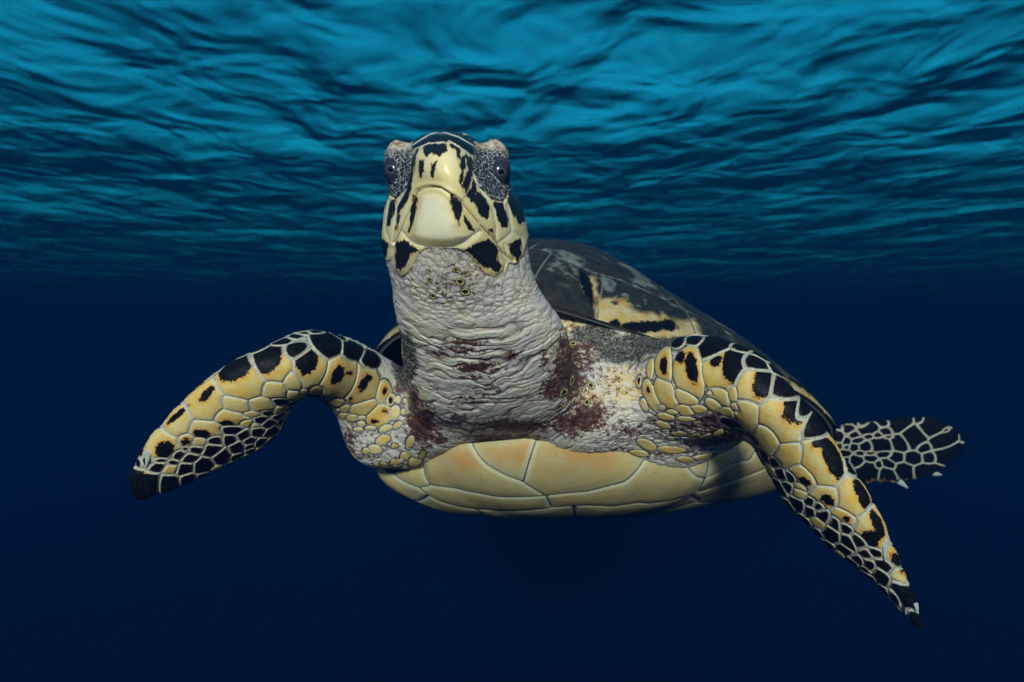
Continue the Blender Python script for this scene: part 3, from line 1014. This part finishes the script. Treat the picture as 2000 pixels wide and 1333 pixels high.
def scale_colour(m, ob, e, b):
    """cream scale with a feathered black blotch and a pale rim"""
    n1 = m.noise(ob, 55, 3, .6)
    n2 = m.noise(ob, 420, 3, .7)
    n3 = m.noise(m.scaled(ob, (1, 1, 1)), 900, 2, .6)
    base = m.mix(m.ramp(n1, .35, .7), CREAM, YELLOW)
    n4 = m.noise(ob, 190, 3, .65)
    bb = m.math('ADD', b, m.math('MULTIPLY', m.math('SUBTRACT', n4, .5), 9.0))
    bb = m.math('ADD', bb, m.math('MULTIPLY', m.math('SUBTRACT', n2, .5), 6.0))
    bb = m.math('ADD', bb, m.math('MULTIPLY', m.math('SUBTRACT', n3, .5), 2.0))
    c = m.mix(m.ramp(bb, -6.0, .3, 0, .8), base, (.52, .25, .045))
    c = m.mix(m.ramp(bb, -1.2, .3), c, BROWN)
    c = m.mix(m.ramp(bb, -.25, .45), c, BLACK)
    c = m.mix(m.ramp(n3, .60, .70, 0, .35), c, (.33, .22, .09))
    c = m.mix(m.ramp(m.noise(ob, 260, 4, .7), .56, .72, 0, .45), c, (.36, .22, .07))
    c = m.mix(m.ramp(bb, -.25, .45, 0, .85), c, BLACK)
    ee = m.math('ADD', e, m.math('MULTIPLY', m.math('SUBTRACT', n2, .5), .8))
    c = m.mix(m.ramp(ee, .9, 2.3, .85, 0), c, PALE)
    return c, n2, n3


def make_scale_mat():
    m = NT('scale_horn')
    ob = m.obj()
    c, n2, n3 = scale_colour(m, ob, m.a('edge'), m.a('blotch'))
    h = m.math('ADD', m.math('MULTIPLY', n3, .5), n2)
    m.bsdf(c, m.ramp(n2, .3, .7, .36, .56), m.bump(h, .4, .0009), spec=.07)
    return m.m


def make_skin_mat():
    m = NT('turtle_skin')
    ob = m.obj()
    e, b, mar, hd, sm, mt, ld, po, cr, dk, tn = [m.a(k) for k in ('edge', 'blotch', 'maroon', 'hard', 'seam', 'mouth', 'lid', 'pore', 'crest', 'dark', 'tan')]
    n1 = m.noise(ob, 38, 3, .6)
    n2 = m.noise(ob, 160, 4, .65)
    n3 = m.noise(ob, 600, 3, .6)
    # bare skin
    c = m.mix(m.ramp(n1, .35, .65), (.50, .43, .38), (.54, .46, .33))
    c = m.mix(m.ramp(n2, .5, .72, 0, .55), c, (.50, .36, .33))
    c = m.mix(m.math('MULTIPLY', m.ramp(tn, .25, .8), m.ramp(n2, .35, .55)), c, (.58, .40, .17))
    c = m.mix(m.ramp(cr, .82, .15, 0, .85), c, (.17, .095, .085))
    mm = m.math('ADD', mar, m.math('MULTIPLY', m.math('SUBTRACT', n2, .5), 2.4))
    mm = m.math('ADD', mm, m.math('MULTIPLY', m.math('SUBTRACT', n3, .5), 1.3))
    c = m.mix(m.ramp(mm, .48, .75, 0, .92), c, (.085, .020, .016))
    c = m.mix(m.ramp(mm, .85, 1.15, 0, .8), c, (.030, .012, .008))
    wq_ = m.n('TexNoise')
    wq_.inputs['Scale'].default_value = 90
    m.put(wq_.inputs['Vector'], ob)
    wr_ = m.n('MixRGB', blend_type='LINEAR_LIGHT')
    wr_.inputs[0].default_value = .008
    m.put(wr_.inputs[1], ob)
    m.put(wr_.inputs[2], wq_.outputs[1])
    vr = m.vor(wr_.outputs[0], 190, 'DISTANCE_TO_EDGE')
    net = m.mix(m.ramp(m.math('ADD', vr, m.math('MULTIPLY', m.math('SUBTRACT', n2, .5), .25)), .0, .15), (.19, .16, .115), (.03, .027, .025))
    c = m.mix(m.ramp(m.math('ADD', dk, m.math('MULTIPLY', m.math('SUBTRACT', n2, .5), .6)), .35, .65), c, net)
    po = m.math('ADD', po, m.math('MULTIPLY', m.math('SUBTRACT', n2, .5), .5))
    pc = m.mix(m.ramp(po, .52, .66), (.012, .009, .006), (.36, .30, .11))
    pc = m.mix(m.ramp(po, .95, 1.1), pc, (.05, .03, .02))
    c = m.mix(m.ramp(po, 1.15, 1.3, 1, 0), c, pc)
    # between and under the scales
    lim = m.ramp(e, -2.2, -.6)
    gro = m.mix(m.ramp(n2, .35, .65), (.26, .235, .19), (.40, .36, .28))
    gro = m.mix(m.ramp(e, .05, .42, .85, 0), gro, (.04, .03, .028))
    c = m.mix(lim, c, gro)
    scol, s2, s3 = scale_colour(m, ob, e, b)
    c = m.mix(m.ramp(e, .25, .7), c, scol)
    # horn of the head
    st = m.noise(m.scaled(ob, (1.0, .6, .28)), 420, 3, .6)
    kb = m.mix(m.ramp(n1, .3, .7), (.60, .50, .27), (.58, .44, .19))
    kb = m.mix(m.ramp(n2, .55, .75, 0, .35), kb, (.50, .36, .16))
    kb = m.mix(m.ramp(m.a('chin'), 3.0, 12.0, 0, .65), kb, (.74, .67, .48))  # whitened mandible: pale horn plus a highlight put into the colour
    hb = m.math('ADD', b, m.math('MULTIPLY', m.math('SUBTRACT', st, .5), 6.5))
    kc = m.mix(m.ramp(hb, -1.0, .15, 0, .8), kb, (.30, .17, .07))
    kc = m.mix(m.ramp(hb, -.3, .35), kc, (.008, .010, .013))
    kc = m.mix(m.ramp(sm, .25, .9, .75, 0), kc, (.60, .56, .44))
    c = m.mix(m.ramp(hd, -.5, .5), c, kc)
    c = m.mix(m.ramp(mt, .25, .65, .9, 0), c, (.05, .028, .015))
    # netted eyelids
    wv = m.n('TexNoise')
    wv.inputs['Scale'].default_value = 190
    m.put(wv.inputs['Vector'], ob)
    wm = m.n('MixRGB', blend_type='LINEAR_LIGHT')
    wm.inputs[0].default_value = .003
    m.put(wm.inputs[1], ob)
    m.put(wm.inputs[2], wv.outputs[1])
    ve = m.vor(wm.outputs[0], 260, 'DISTANCE_TO_EDGE')
    lc = m.mix(m.ramp(m.math('ADD', ve, m.math('MULTIPLY', m.math('SUBTRACT', n2, .5), .14)), .0, .07), (.36, .35, .33), (.012, .013, .018))
    up = m.n('SeparateXYZ')
    m.put(up.inputs[0], ob)
    lc = m.mix(m.ramp(m.math('ADD', up.outputs[2], m.math('MULTIPLY', m.math('SUBTRACT', n2, .5), .01)), .154, .166), lc, m.mix(m.ramp(n2, .45, .62), (.42, .36, .28), (.20, .10, .04)))
    c = m.mix(m.ramp(ld, -.4, .5), c, lc)
    bh = m.math('ADD', m.math('MULTIPLY', n2, 1.0), m.math('MULTIPLY', n3, .6))
    bh = m.math('ADD', bh, m.math('MULTIPLY', m.vor(ob, 420, 'DISTANCE_TO_EDGE'), .8))
    hdm = m.ramp(m.math('MAXIMUM', hd, m.math('MULTIPLY', e, 1.0)), -.5, .8)
    nd = m.n('Bump')
    m.put(nd.inputs['Strength'], m.math('SUBTRACT', .55, m.math('MULTIPLY', hdm, .45)))
    nd.inputs['Distance'].default_value = .0012
    m.put(nd.inputs['Height'], bh)
    m.bsdf(c, m.math('SUBTRACT', .52, m.math('MULTIPLY', hdm, .24)), nd.outputs[0], spec=.16)
    return m.m


M_SCALE, M_SKIN = make_scale_mat(), make_skin_mat()

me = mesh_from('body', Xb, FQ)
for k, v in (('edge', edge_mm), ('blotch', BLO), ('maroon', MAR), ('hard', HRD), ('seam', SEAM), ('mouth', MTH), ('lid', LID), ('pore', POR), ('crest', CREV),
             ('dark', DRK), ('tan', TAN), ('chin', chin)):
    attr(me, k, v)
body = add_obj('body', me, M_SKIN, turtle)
body['label'] = 'pale wrinkled neck and shoulders with black and cream head and scaled flippers'


def pieces(name, X, N, quads, ids, e, keep, height, attrs, mat, parent):
    """cut one raised shell per cell out of a surface; its rim dips under the skin so the outline is smooth"""
    fid = ids[quads]
    order = {}
    for k in keep:
        order[k] = []
    flat = np.stack([np.repeat(np.arange(len(quads)), 4), fid.ravel()], 1)
    flat = flat[np.isin(flat[:, 1], keep)]
    flat = np.unique(flat, axis=0)
    flat = flat[np.argsort(flat[:, 1], kind='stable')]
    cut = np.searchsorted(flat[:, 1], keep)
    cut2 = np.searchsorted(flat[:, 1], keep, side='right')
    out = []
    for k, a, b in zip(keep, cut, cut2):
        q = quads[flat[a:b, 0]]
        if len(q) < 12:
            continue
        vi, inv = np.unique(q, return_inverse=True)
        ek = np.where(ids[vi] == k, e[vi], -np.abs(e[vi]))
        ok = ek > -.0022
        fq = inv.reshape(-1, 4)
        fq = fq[ok[fq].all(1)]
        if len(fq) < 12:
            continue
        u2 = np.zeros(len(vi), bool)
        u2[fq.ravel()] = True
        rm = np.cumsum(u2) - 1
        vi, ek, fq = vi[u2], ek[u2], rm[fq]
        me = mesh_from(name, X[vi] + N[vi] * height(k, ek, vi)[:, None], fq)
        attr(me, 'edge', ek * 1e3)
        for an, av in attrs.items():
            attr(me, an, av[vi])
        out.append(add_obj(name, me, mat, parent))
    return out


def h_scale(k, e, vi):
    r = RAD[k]
    a = np.clip(r / .011, .45, 1.25)
    dome = 1.4e-3 * a * np.clip(1 - (1 - np.clip(e / (r * .75), 0, 1)) ** 2, 0, 1)
    return -1.1e-3 + 1.9e-3 * smooth(0, .0017, e) * (.7 + .3 * a) + dome * .7 + .25e-3 * (fbm(X0[vi], 130, 77, 2) - .5)


sc_objs = pieces('scale', X0, N0, FQ, CID, EDGE, np.sort(big), h_scale, {'blotch': BLO}, M_SCALE, body)
print('scales', len(sc_objs), round(time.time() - T0, 1))


# ------------------------------------------------------------------ shell
def grid_faces(nT, nQ):
    g = np.arange(nT * nQ).reshape(nQ, nT)
    g2 = np.roll(g, -1, 1)
    return np.stack([g[:-1], g[1:], g2[1:], g2[:-1]], -1).reshape(-1, 4)


def grid_normals(V, nT, nQ, ref):
    G = V.reshape(nQ, nT, 3)
    dt = np.roll(G, -1, 1) - np.roll(G, 1, 1)
    dq = np.gradient(G, axis=0)
    n = np.cross(dt, dq)
    n = nrm(n)
    n[0] = n[1].mean(0)
    n = nrm(n).reshape(-1, 3)
    s = np.sign((n * ref).sum(1))
    med = 1 if np.median(s) >= 0 else -1
    return n * med


def slab(name, V, N, nT, nQ, thick, mat):
    """closed solid: outer grid, inner offset grid, joined round the rim"""
    V, N = [a.reshape(nQ, nT, 3)[np.r_[0:nQ - 1:2, nQ - 1]][:, ::2].reshape(-1, 3) for a in (V, N)]
    nT, nQ = nT // 2, len(np.r_[0:nQ - 1:2, nQ - 1])
    inner = V - N * thick
    Fo = grid_faces(nT, nQ)
    n = len(V)
    r0 = np.arange((nQ - 1) * nT, nQ * nT)
    r1 = np.roll(r0, -1)
    Fs = np.stack([r0, r1, r1 + n, r0 + n], -1)
    return add_obj(name, mesh_from(name, np.concatenate([V, inner]), np.concatenate([Fo, Fo[:, ::-1] + n, Fs])), mat, turtle)


def trace_param(pts, V, N, S):
    """photo pixels -> parameter plane, through the visible grid points"""
    pj = proj(V)
    fc = (N * nrm(V)).sum(1) < -.02
    idx = np.where(fc)[0]
    out = []
    for p in pts:
        d = np.linalg.norm(pj[idx] - p, axis=1)
        near = idx[np.argsort(d)[:6]]
        near = near[V[near, 1] < V[near, 1].min() + .05]
        w = 1 / (np.linalg.norm(pj[near] - p, axis=1) + .3) ** 2
        out.append((S[near] * w[:, None]).sum(0) / w.sum())
    return np.array(out)


def make_shell_mats():
    m = NT('carapace_horn')
    ob = m.obj()
    e, yl, b = m.a('edge'), m.a('yellow'), m.a('blotch')
    n1 = m.noise(ob, 17, 4, .62, .8)
    n2 = m.noise(ob, 70, 4, .65)
    n3 = m.noise(m.scaled(ob, (1, 1, 3)), 260, 3, .6)
    c = m.mix(m.ramp(n2, .3, .75), (.012, .012, .011), (.030, .027, .022))
    c = m.mix(m.ramp(m.math('ADD', n1, m.math('MULTIPLY', n2, .35)), .74, .84, 0, .75), c, (.15, .16, .13))
    c = m.mix(m.ramp(n3, .55, .75, 0, .25), c, (.10, .11, .095))
    yy = m.math('ADD', yl, m.math('ADD', m.math('MULTIPLY', m.math('SUBTRACT', n2, .5), 22.0), m.math('MULTIPLY', m.math('SUBTRACT', n3, .5), 8.0)))
    yc = m.mix(m.ramp(n2, .35, .65), (.40, .24, .06), (.42, .33, .18))
    c = m.mix(m.ramp(yy, -7, 7), c, yc)
    bb = m.math('ADD', b, m.math('MULTIPLY', m.math('SUBTRACT', n2, .5), 20.0))
    c = m.mix(m.ramp(bb, -2.0, 3.0), c, BLACK)
    c = m.mix(m.ramp(e, .6, 1.5, .5, 0), c, (.20, .21, .17))
    m.bsdf(c, .5, m.bump(m.math('ADD', n3, n2), .3, .0012), spec=.1)
    g = NT('shell_seam')
    g.bsdf((.07, .075, .06), .6, spec=.2)
    p = NT('plastron_horn')
    ob = p.obj()
    e, rd = p.a('edge'), p.a('rust')
    n1 = p.noise(ob, 26, 4, .62)
    n2 = p.noise(p.scaled(ob, (1, 1, 2.2)), 130, 4, .65)
    n3 = p.noise(ob, 500, 3, .6)
    c = p.mix(p.ramp(n1, .3, .7), (.40, .31, .145), (.44, .31, .11))
    c = p.mix(p.ramp(p.math('ADD', rd, p.math('MULTIPLY', p.math('SUBTRACT', n1, .5), 1.6)), .25, .95, 0, .9), c, (.43, .22, .07))
    c = p.mix(p.ramp(n2, .54, .70, 0, .55), c, (.31, .18, .07))
    c = p.mix(p.ramp(n3, .66, .74, 0, .5), c, (.22, .13, .06))
    c = p.mix(p.ramp(e, 1.5, 9.0, .65, 0), c, (.50, .46, .30))
    c = p.mix(p.ramp(e, .2, .75, .8, 0), c, (.06, .045, .03))
    p.bsdf(c, .42, p.bump(p.math('ADD', n2, n3), .22, .001), spec=.12)
    gp = NT('plastron_seam')
    gp.bsdf((.07, .055, .04), .7, spec=.2)
    return m.m, g.m, p.m, gp.m


M_CAR, M_CSEAM, M_PLA, M_PSEAM = make_shell_mats()

nT, nQ = 620, 150
tt = np.linspace(0, 2 * np.pi, nT, endpoint=False)
qq = 1 - (1 - np.linspace(0.004, 1, nQ)) ** 1.25
Tg, Qg = np.meshgrid(tt, qq)
cV = shell_world(dome_local(Tg, Qg).reshape(-1, 3))
# settle the dome outline on the photograph's
cj = proj(cV)
dy = np.interp(cj[:, 0], [700, 900, 1040, 1200, 1300, 1345, 1400, 1450, 1550, 1640, 1700], CORR)
wq = np.clip(1 - np.abs(Qg.ravel() - .4) / .75, 0, 1) ** .5
cV[:, 2] -= dy * wq / F * cV[:, 1]
cN = grid_normals(cV, nT, nQ, s_up)
cQ = grid_faces(nT, nQ)
cS = np.stack([Qg.ravel() * np.cos(Tg.ravel()), Qg.ravel() * np.sin(Tg.ravel())], 1)
carapace = slab('carapace', cV - cN * .0004, cN, nT, nQ, .006, M_CSEAM)
carapace['label'] = 'dark mottled domed upper shell with amber edged marginal scutes'
# marginal ring from the traced seam, then ribs and keels
tr = trace_param([(1060, 488), (1110, 512), (1155, 532), (1210, 547), (1290, 582), (1360, 617), (1400, 640), (1440, 665)], cV, cN, cS)
tph, tq = np.arctan2(tr[:, 1], tr[:, 0]), np.hypot(tr[:, 0], tr[:, 1])
print('seam', np.degrees(tph).round(0).tolist(), tq.round(2).tolist())
s1 = trace_param([(1160, 545), (1184, 630)], cV, cN, cS)
s2 = trace_param([(1350, 622), (1354, 645)], cV, cN, cS)
print('marg', np.degrees(np.arctan2(s1[:, 1], s1[:, 0])), np.degrees(np.arctan2(s2[:, 1], s2[:, 0])))
ordr = np.argsort(tph)
qm = lambda a: np.interp(np.abs((a + np.pi) % (2 * np.pi) - np.pi), np.concatenate([[0], tph[ordr], [np.pi]]), np.concatenate([[tq[ordr][0]], tq[ordr], [.86]]))
ms = np.degrees([np.arctan2(*s1.mean(0)[::-1]), np.arctan2(*s2.mean(0)[::-1])])
stp = np.clip(ms[1] - ms[0], 12, 24)
half = [9, (9 + ms[0]) / 2, ms[0], ms[1]]
rest = np.linspace(ms[1], 180, 10)[1:]
half = np.radians(np.concatenate([half, rest]))
bounds = np.sort(np.concatenate([half[:-1], -half[:-1], [np.pi, -np.pi]]))
pa = (Tg.ravel() + np.pi) % (2 * np.pi) - np.pi
Rm = .33
isM = Qg.ravel() > qm(pa)
mid_ = np.searchsorted(bounds, pa, side='right')
dang = np.min(np.abs(((pa[:, None] - bounds[None, :]) + np.pi) % (2 * np.pi) - np.pi), axis=1) * Qg.ravel() * Rm
dq_ = np.abs(Qg.ravel() - qm(pa)) * Rm * 1.15
vs_ = [(.66, 0, .20), (.34, 0, .19), (.02, 0, .19), (-.30, 0, .19), (-.60, 0, .18)]
cs_ = [(.52, .40, .24), (.14, .47, .26), (-.22, .44, .25), (-.54, .33, .22)]
vs_ += [(a, s * b, r) for a, b, r in cs_ for s in (1, -1)]
dd = np.stack([np.hypot(cS[:, 0] - a, cS[:, 1] - b) / r for a, b, r in vs_], 1)
o_ = np.argsort(dd, 1)[:, :2]
d1_, d2_ = np.take_along_axis(dd, o_, 1).T
rr_ = np.array([v[2] for v in vs_])
ein = (d2_ - d1_) / (1 / rr_[o_[:, 0]] + 1 / rr_[o_[:, 1]]) * Rm
cid = np.where(isM, 100 + mid_, o_[:, 0])
ce = np.minimum(np.where(isM, dang, ein), dq_)
cj = proj(cV)
v4 = View(1060, 460, 1666 / 300)
front = (cN * nrm(cV)).sum(1) < .1
yel = np.maximum(sd_poly(cj, v4([(560, 930), (585, 640), (640, 690), (900, 700), (960, 830), (1300, 880), (1500, 950), (1640, 920), (1720, 1120), (1200, 1120), (720, 1040), (640, 1030)])),
                 sd_poly(cj, v4([(430, 430), (560, 430), (620, 640), (640, 1030), (560, 930), (540, 700), (480, 600)])) - 4)
yel = np.where(front, yel, -20.)
bk_ = np.full(len(cV), -20.)
for x, y, rx, ry in ((1100, 1000, 400, 62), (800, 735, 62, 28), (780, 960, 70, 55), (1340, 980, 130, 70), (300, 650, 250, 330)):
    cx, cy = v4([(x, y)])[0]
    q = np.hypot((cj[:, 0] - cx) * v4.k / rx, (cj[:, 1] - cy) * v4.k / ry)
    bk_ = np.maximum(bk_, (1 - q) * min(rx, ry) / v4.k)
bk_ = np.where(front & (yel > -12), bk_, -20)
# the rest of the rim has the same amber and black edging
rimd = (1 - Qg.ravel()) * Rm * 1e3
other = ~(front & (cj[:, 0] > 1040) & (cj[:, 0] < 1400))
yel = np.where(other & isM, 11 - rimd, yel)
bk_ = np.where(other & isM, 5 - np.abs(rimd - 9), bk_)


def h_scute(k, e, vi):
    return -1.0e-3 + 1.9e-3 * smooth(0, .0022, e) + .9e-3 * smooth(0, .03, e)


sc1 = pieces('scute', cV, cN, cQ, cid, ce, np.unique(cid), h_scute, {'yellow': yel, 'blotch': bk_}, M_CAR, carapace)

# plastron: a shallow bowl hung from the traced front edge and the rim
v7 = View(660, 780, 2000 / 900)
FRONT = [(735, 905, 1.0), (761, 926, .985), (795, 917, .96), (826, 912, .945), (836, 893, .93), (853, 877, .92), (885, 868, .905), (930, 866, .892), (975, 862, .885), (1067, 853, .88), (1110, 853, .882),
         (1168, 862, .888), (1209, 876, .893), (1240, 893, .90), (1330, 902, .925), (1375, 897, .94), (1425, 879, .96), (1465, 852, .985)]
fl = shell_local(np.array([P(*p) for p in FRONT]))
fphi = np.arctan2(fl[:, 1] / SH['b'], fl[:, 0] / SH['a'])
print('plastron front phi', np.degrees(fphi).round(0).tolist())
rp = np.radians(np.concatenate([np.arange(np.degrees(fphi.max()) + 14, 181, 6), np.arange(-180, np.degrees(fphi.min()) - 13, 6)]))
rl = dome_local(rp, np.ones(len(rp))) * [.985, .985, 1] - [0, 0, .006]
aph = np.concatenate([fphi, rp])
al = np.concatenate([fl, rl])
o_ = np.argsort(aph)
aph, al = aph[o_], al[o_]
aph = np.concatenate([aph - 2 * np.pi, aph, aph + 2 * np.pi])
al = np.concatenate([al, al, al])
nT2, nQ2 = 840, 120
tt = np.linspace(-np.pi, np.pi, nT2, endpoint=False)
ed = np.stack([np.interp(tt, aph, al[:, c]) for c in range(3)], 1)
for _ in range(3):
    ed = (np.roll(ed, 1, 0) + 2 * ed + np.roll(ed, -1, 0)) / 4
K = np.array(PLK)


def bowl(Qp):
    p = K + (ed - K)[None] * Qp[..., None]
    flo = K[2] - PLT * p[..., 0]                         # floor of the bowl, deeper towards the front
    p[..., 2] = flo + (ed[None, :, 2] - flo) * (1 - (1 - Qp ** PLM) ** (1 / PLM))
    return p


qf_ = 1 - (1 - np.linspace(.003, 1, 500)) ** 2.5
fine = bowl(np.repeat(qf_[:, None], nT2, 1))
arcl = np.concatenate([np.zeros((1, nT2)), np.cumsum(np.linalg.norm(np.diff(fine, axis=0), axis=2), 0)])
arcl /= arcl[-1:]
sgrid = np.linspace(.003, 1, nQ2)
pl = bowl(np.stack([np.interp(sgrid, arcl[:, j], qf_) for j in range(nT2)], 1))
pV = shell_world(pl.reshape(-1, 3))
pN = grid_normals(pV, nT2, nQ2, -s_up)
pQ = grid_faces(nT2, nQ2)
Tp, Qf = np.meshgrid(tt, sgrid)
pS = np.stack([Qf.ravel() * np.cos(Tp.ravel()), Qf.ravel() * np.sin(Tp.ravel())], 1)
plastron = slab('plastron', pV - pN * .0004, pN, nT2, nQ2, .004, M_PSEAM)
plastron['label'] = 'smooth cream yellow lower shell of large scutes'
POLY = [[(372, 310), (385, 255), (430, 210), (500, 190), (560, 190), (650, 285), (740, 335), (805, 358), (905, 420), (700, 425), (560, 400), (400, 370), (380, 335)],
        [(560, 190), (700, 170), (830, 155), (908, 150), (875, 240), (810, 340), (805, 358), (740, 335), (650, 285)],
        [(908, 150), (1000, 150), (1130, 170), (1220, 200), (1295, 250), (1330, 322), (1240, 360), (1080, 402), (905, 420), (805, 358), (810, 340), (875, 240)],
        [(1295, 250), (1490, 262), (1500, 290), (1440, 328), (1330, 322)],
        [(1440, 328), (1500, 290), (1490, 262), (1590, 250), (1592, 345)],
        [(1592, 345), (1590, 250), (1700, 205), (1690, 290)],
        [(1690, 290), (1700, 205), (1790, 145), (1815, 190), (1785, 265)],
        [(215, 325), (300, 292), (372, 300), (400, 370), (352, 385)],
        [(352, 385), (400, 370), (560, 400), (700, 425), (905, 420), (930, 470), (700, 485), (430, 440)],
        [(905, 420), (1080, 402), (1240, 360), (1330, 322), (1440, 328), (1592, 345), (1560, 400), (1300, 450), (930, 470)]]
pS3 = pS * .33
polyS = [trace_param(v7(p), pV, pN, pS3) for p in POLY]
for p in polyS:                                          # scutes that reach the edge run over it
    r = np.linalg.norm(p, axis=1, keepdims=True) / .33
    p *= np.where(r > .93, 1.04 / r, 1)
pid = np.full(len(pV), -1)
pe = np.full(len(pV), -1.0)
for k, p in enumerate(polyS):
    d = sd_poly(pS3, p)
    m_ = d > pe
    pe = np.where(m_, d, pe)
    pid = np.where(m_ & (d > 0), k, pid)
# scutes further back
bs = [(.33 * r * math.cos(math.radians(a)), .33 * r * math.sin(math.radians(a))) for r, n in ((.93, 22), (.70, 11), (.36, 6)) for a in np.arange(n) * 360 / n + 7]
bs = [b for b in bs if max(sd_poly(np.array([b]), p)[0] for p in polyS) < -.004]
D = np.stack([np.hypot(pS3[:, 0] - a, pS3[:, 1] - b) for a, b in bs], 1)
o_ = np.argsort(D, 1)[:, :2]
g1_, g2_ = np.take_along_axis(D, o_, 1).T
eb = np.minimum((g2_ - g1_) / 2, -pe)
pid2 = np.where(pid >= 0, pid, 50 + o_[:, 0])
pe2 = np.where(pid >= 0, pe, eb)
pj = proj(pV)
rust = np.zeros(len(pV))
for x, y, rx, ry, a in ((520, 260, 150, 60, .9), (740, 235, 150, 60, 1.0), (1060, 230, 190, 75, 1.0), (1000, 290, 230, 70, .7), (470, 310, 120, 60, .7), (1450, 300, 140, 40, .5), (1100, 420, 300, 40, .4)):
    cx, cy = v7([(x, y)])[0]
    rust = np.maximum(rust, a * np.exp(-((pj[:, 0] - cx) * v7.k / rx) ** 2 - ((pj[:, 1] - cy) * v7.k / ry) ** 2))


def h_plate(k, e, vi):
    return -.8e-3 + 1.5e-3 * smooth(0, .0034, e) + 1.2e-3 * smooth(0, .02, e)


sc2 = pieces('scute', pV, pN, pQ, pid2, pe2, np.unique(pid2), h_plate, {'rust': rust}, M_PLA, plastron)
print('shell', len(sc1), len(sc2), round(time.time() - T0, 1))


# ------------------------------------------------------------------ eyes
def make_eye_mat():
    m = NT('eye')
    ob = m.obj()
    r = m.a('ring')
    n = m.noise(ob, 900, 2, .6)
    rr = m.math('ADD', r, m.math('MULTIPLY', m.math('SUBTRACT', n, .5), .06))
    c = m.mix(m.ramp(rr, .26, .30), (.003, .004, .008), (.022, .022, .032))
    c = m.mix(m.math('MULTIPLY', m.ramp(rr, .30, .34), m.ramp(rr, .40, .36)), c, (.075, .072, .075))
    c = m.mix(m.ramp(rr, .42, .75), c, (.016, .017, .028))
    c = m.mix(m.ramp(rr, .95, 1.25), c, (.03, .03, .045))
    m.bsdf(c, .15, spec=.22)
    return m.m


M_EYE = make_eye_mat()
for cx, cy, d, rx, rz, rot, ix, iy in EYES:
    c = P(cx, cy, d)
    V, Fc = ellipsoid(c, (rx, rx * 1.05, rz), rot, 40, 56)
    me = mesh_from('eye', V, Fc)
    ip = P(ix, iy, d)
    pr = proj(V)
    fr_ = V[:, 1] < c[1] + .002
    rg = np.hypot((pr[:, 0] - ix) * .9, pr[:, 1] - iy) / F * d / .0085
    attr(me, 'ring', np.where(fr_, rg, 2.0))
    add_obj('eye', me, M_EYE, body)

# ------------------------------------------------------------------ claws
cm = NT('claw')
cob = cm.obj()
cn = cm.noise(cob, 300, 3, .6)
cm.bsdf(cm.mix(cn, (.26, .26, .22), (.42, .41, .35)), .5, spec=.1)


def claw(p0, p1, r, depth, bend):
    h0, h1 = hit(*p0), hit(*p1)
    a = h0[0] if h0 is not None else P(*p0, depth)
    b = h1[0] - nrm(h1[0]) * r * .8 if h1 is not None else P(*p1, a[1] - r * .6)
    ax = b - a
    L = np.linalg.norm(ax)
    ax = ax / L
    s_ = nrm(np.cross(ax, [0, 1, 0.]))
    t = np.linspace(0, 2 * np.pi, 14, endpoint=False)
    rings = []
    for q in np.linspace(0, 1, 12):
        w = r * (1 - q ** 1.7) ** .7 * (.75 + .25 * math.sin(math.pi * min(q + .3, 1)))
        c = a + ax * L * q + s_ * bend * L * math.sin(q * 1.5)
        rings.append(c + np.cos(t)[:, None] * s_ * max(w, .0003) + np.sin(t)[:, None] * np.array([0, 1, 0]) * max(w, .0003) * .7)
    V, Fc = loft(rings)
    add_obj('claw', mesh_from('claw', V, Fc), cm.m, body)


for c in CLAWS:
    claw(*c)
# the turtle's own frame sits under its breastbone
from mathutils import Matrix
base = Vector((.10, 1.0, -.22))
turtle.location = base
for o in turtle.children:
    o.matrix_parent_inverse = Matrix.Translation(-base)
print('done', round(time.time() - T0, 1))
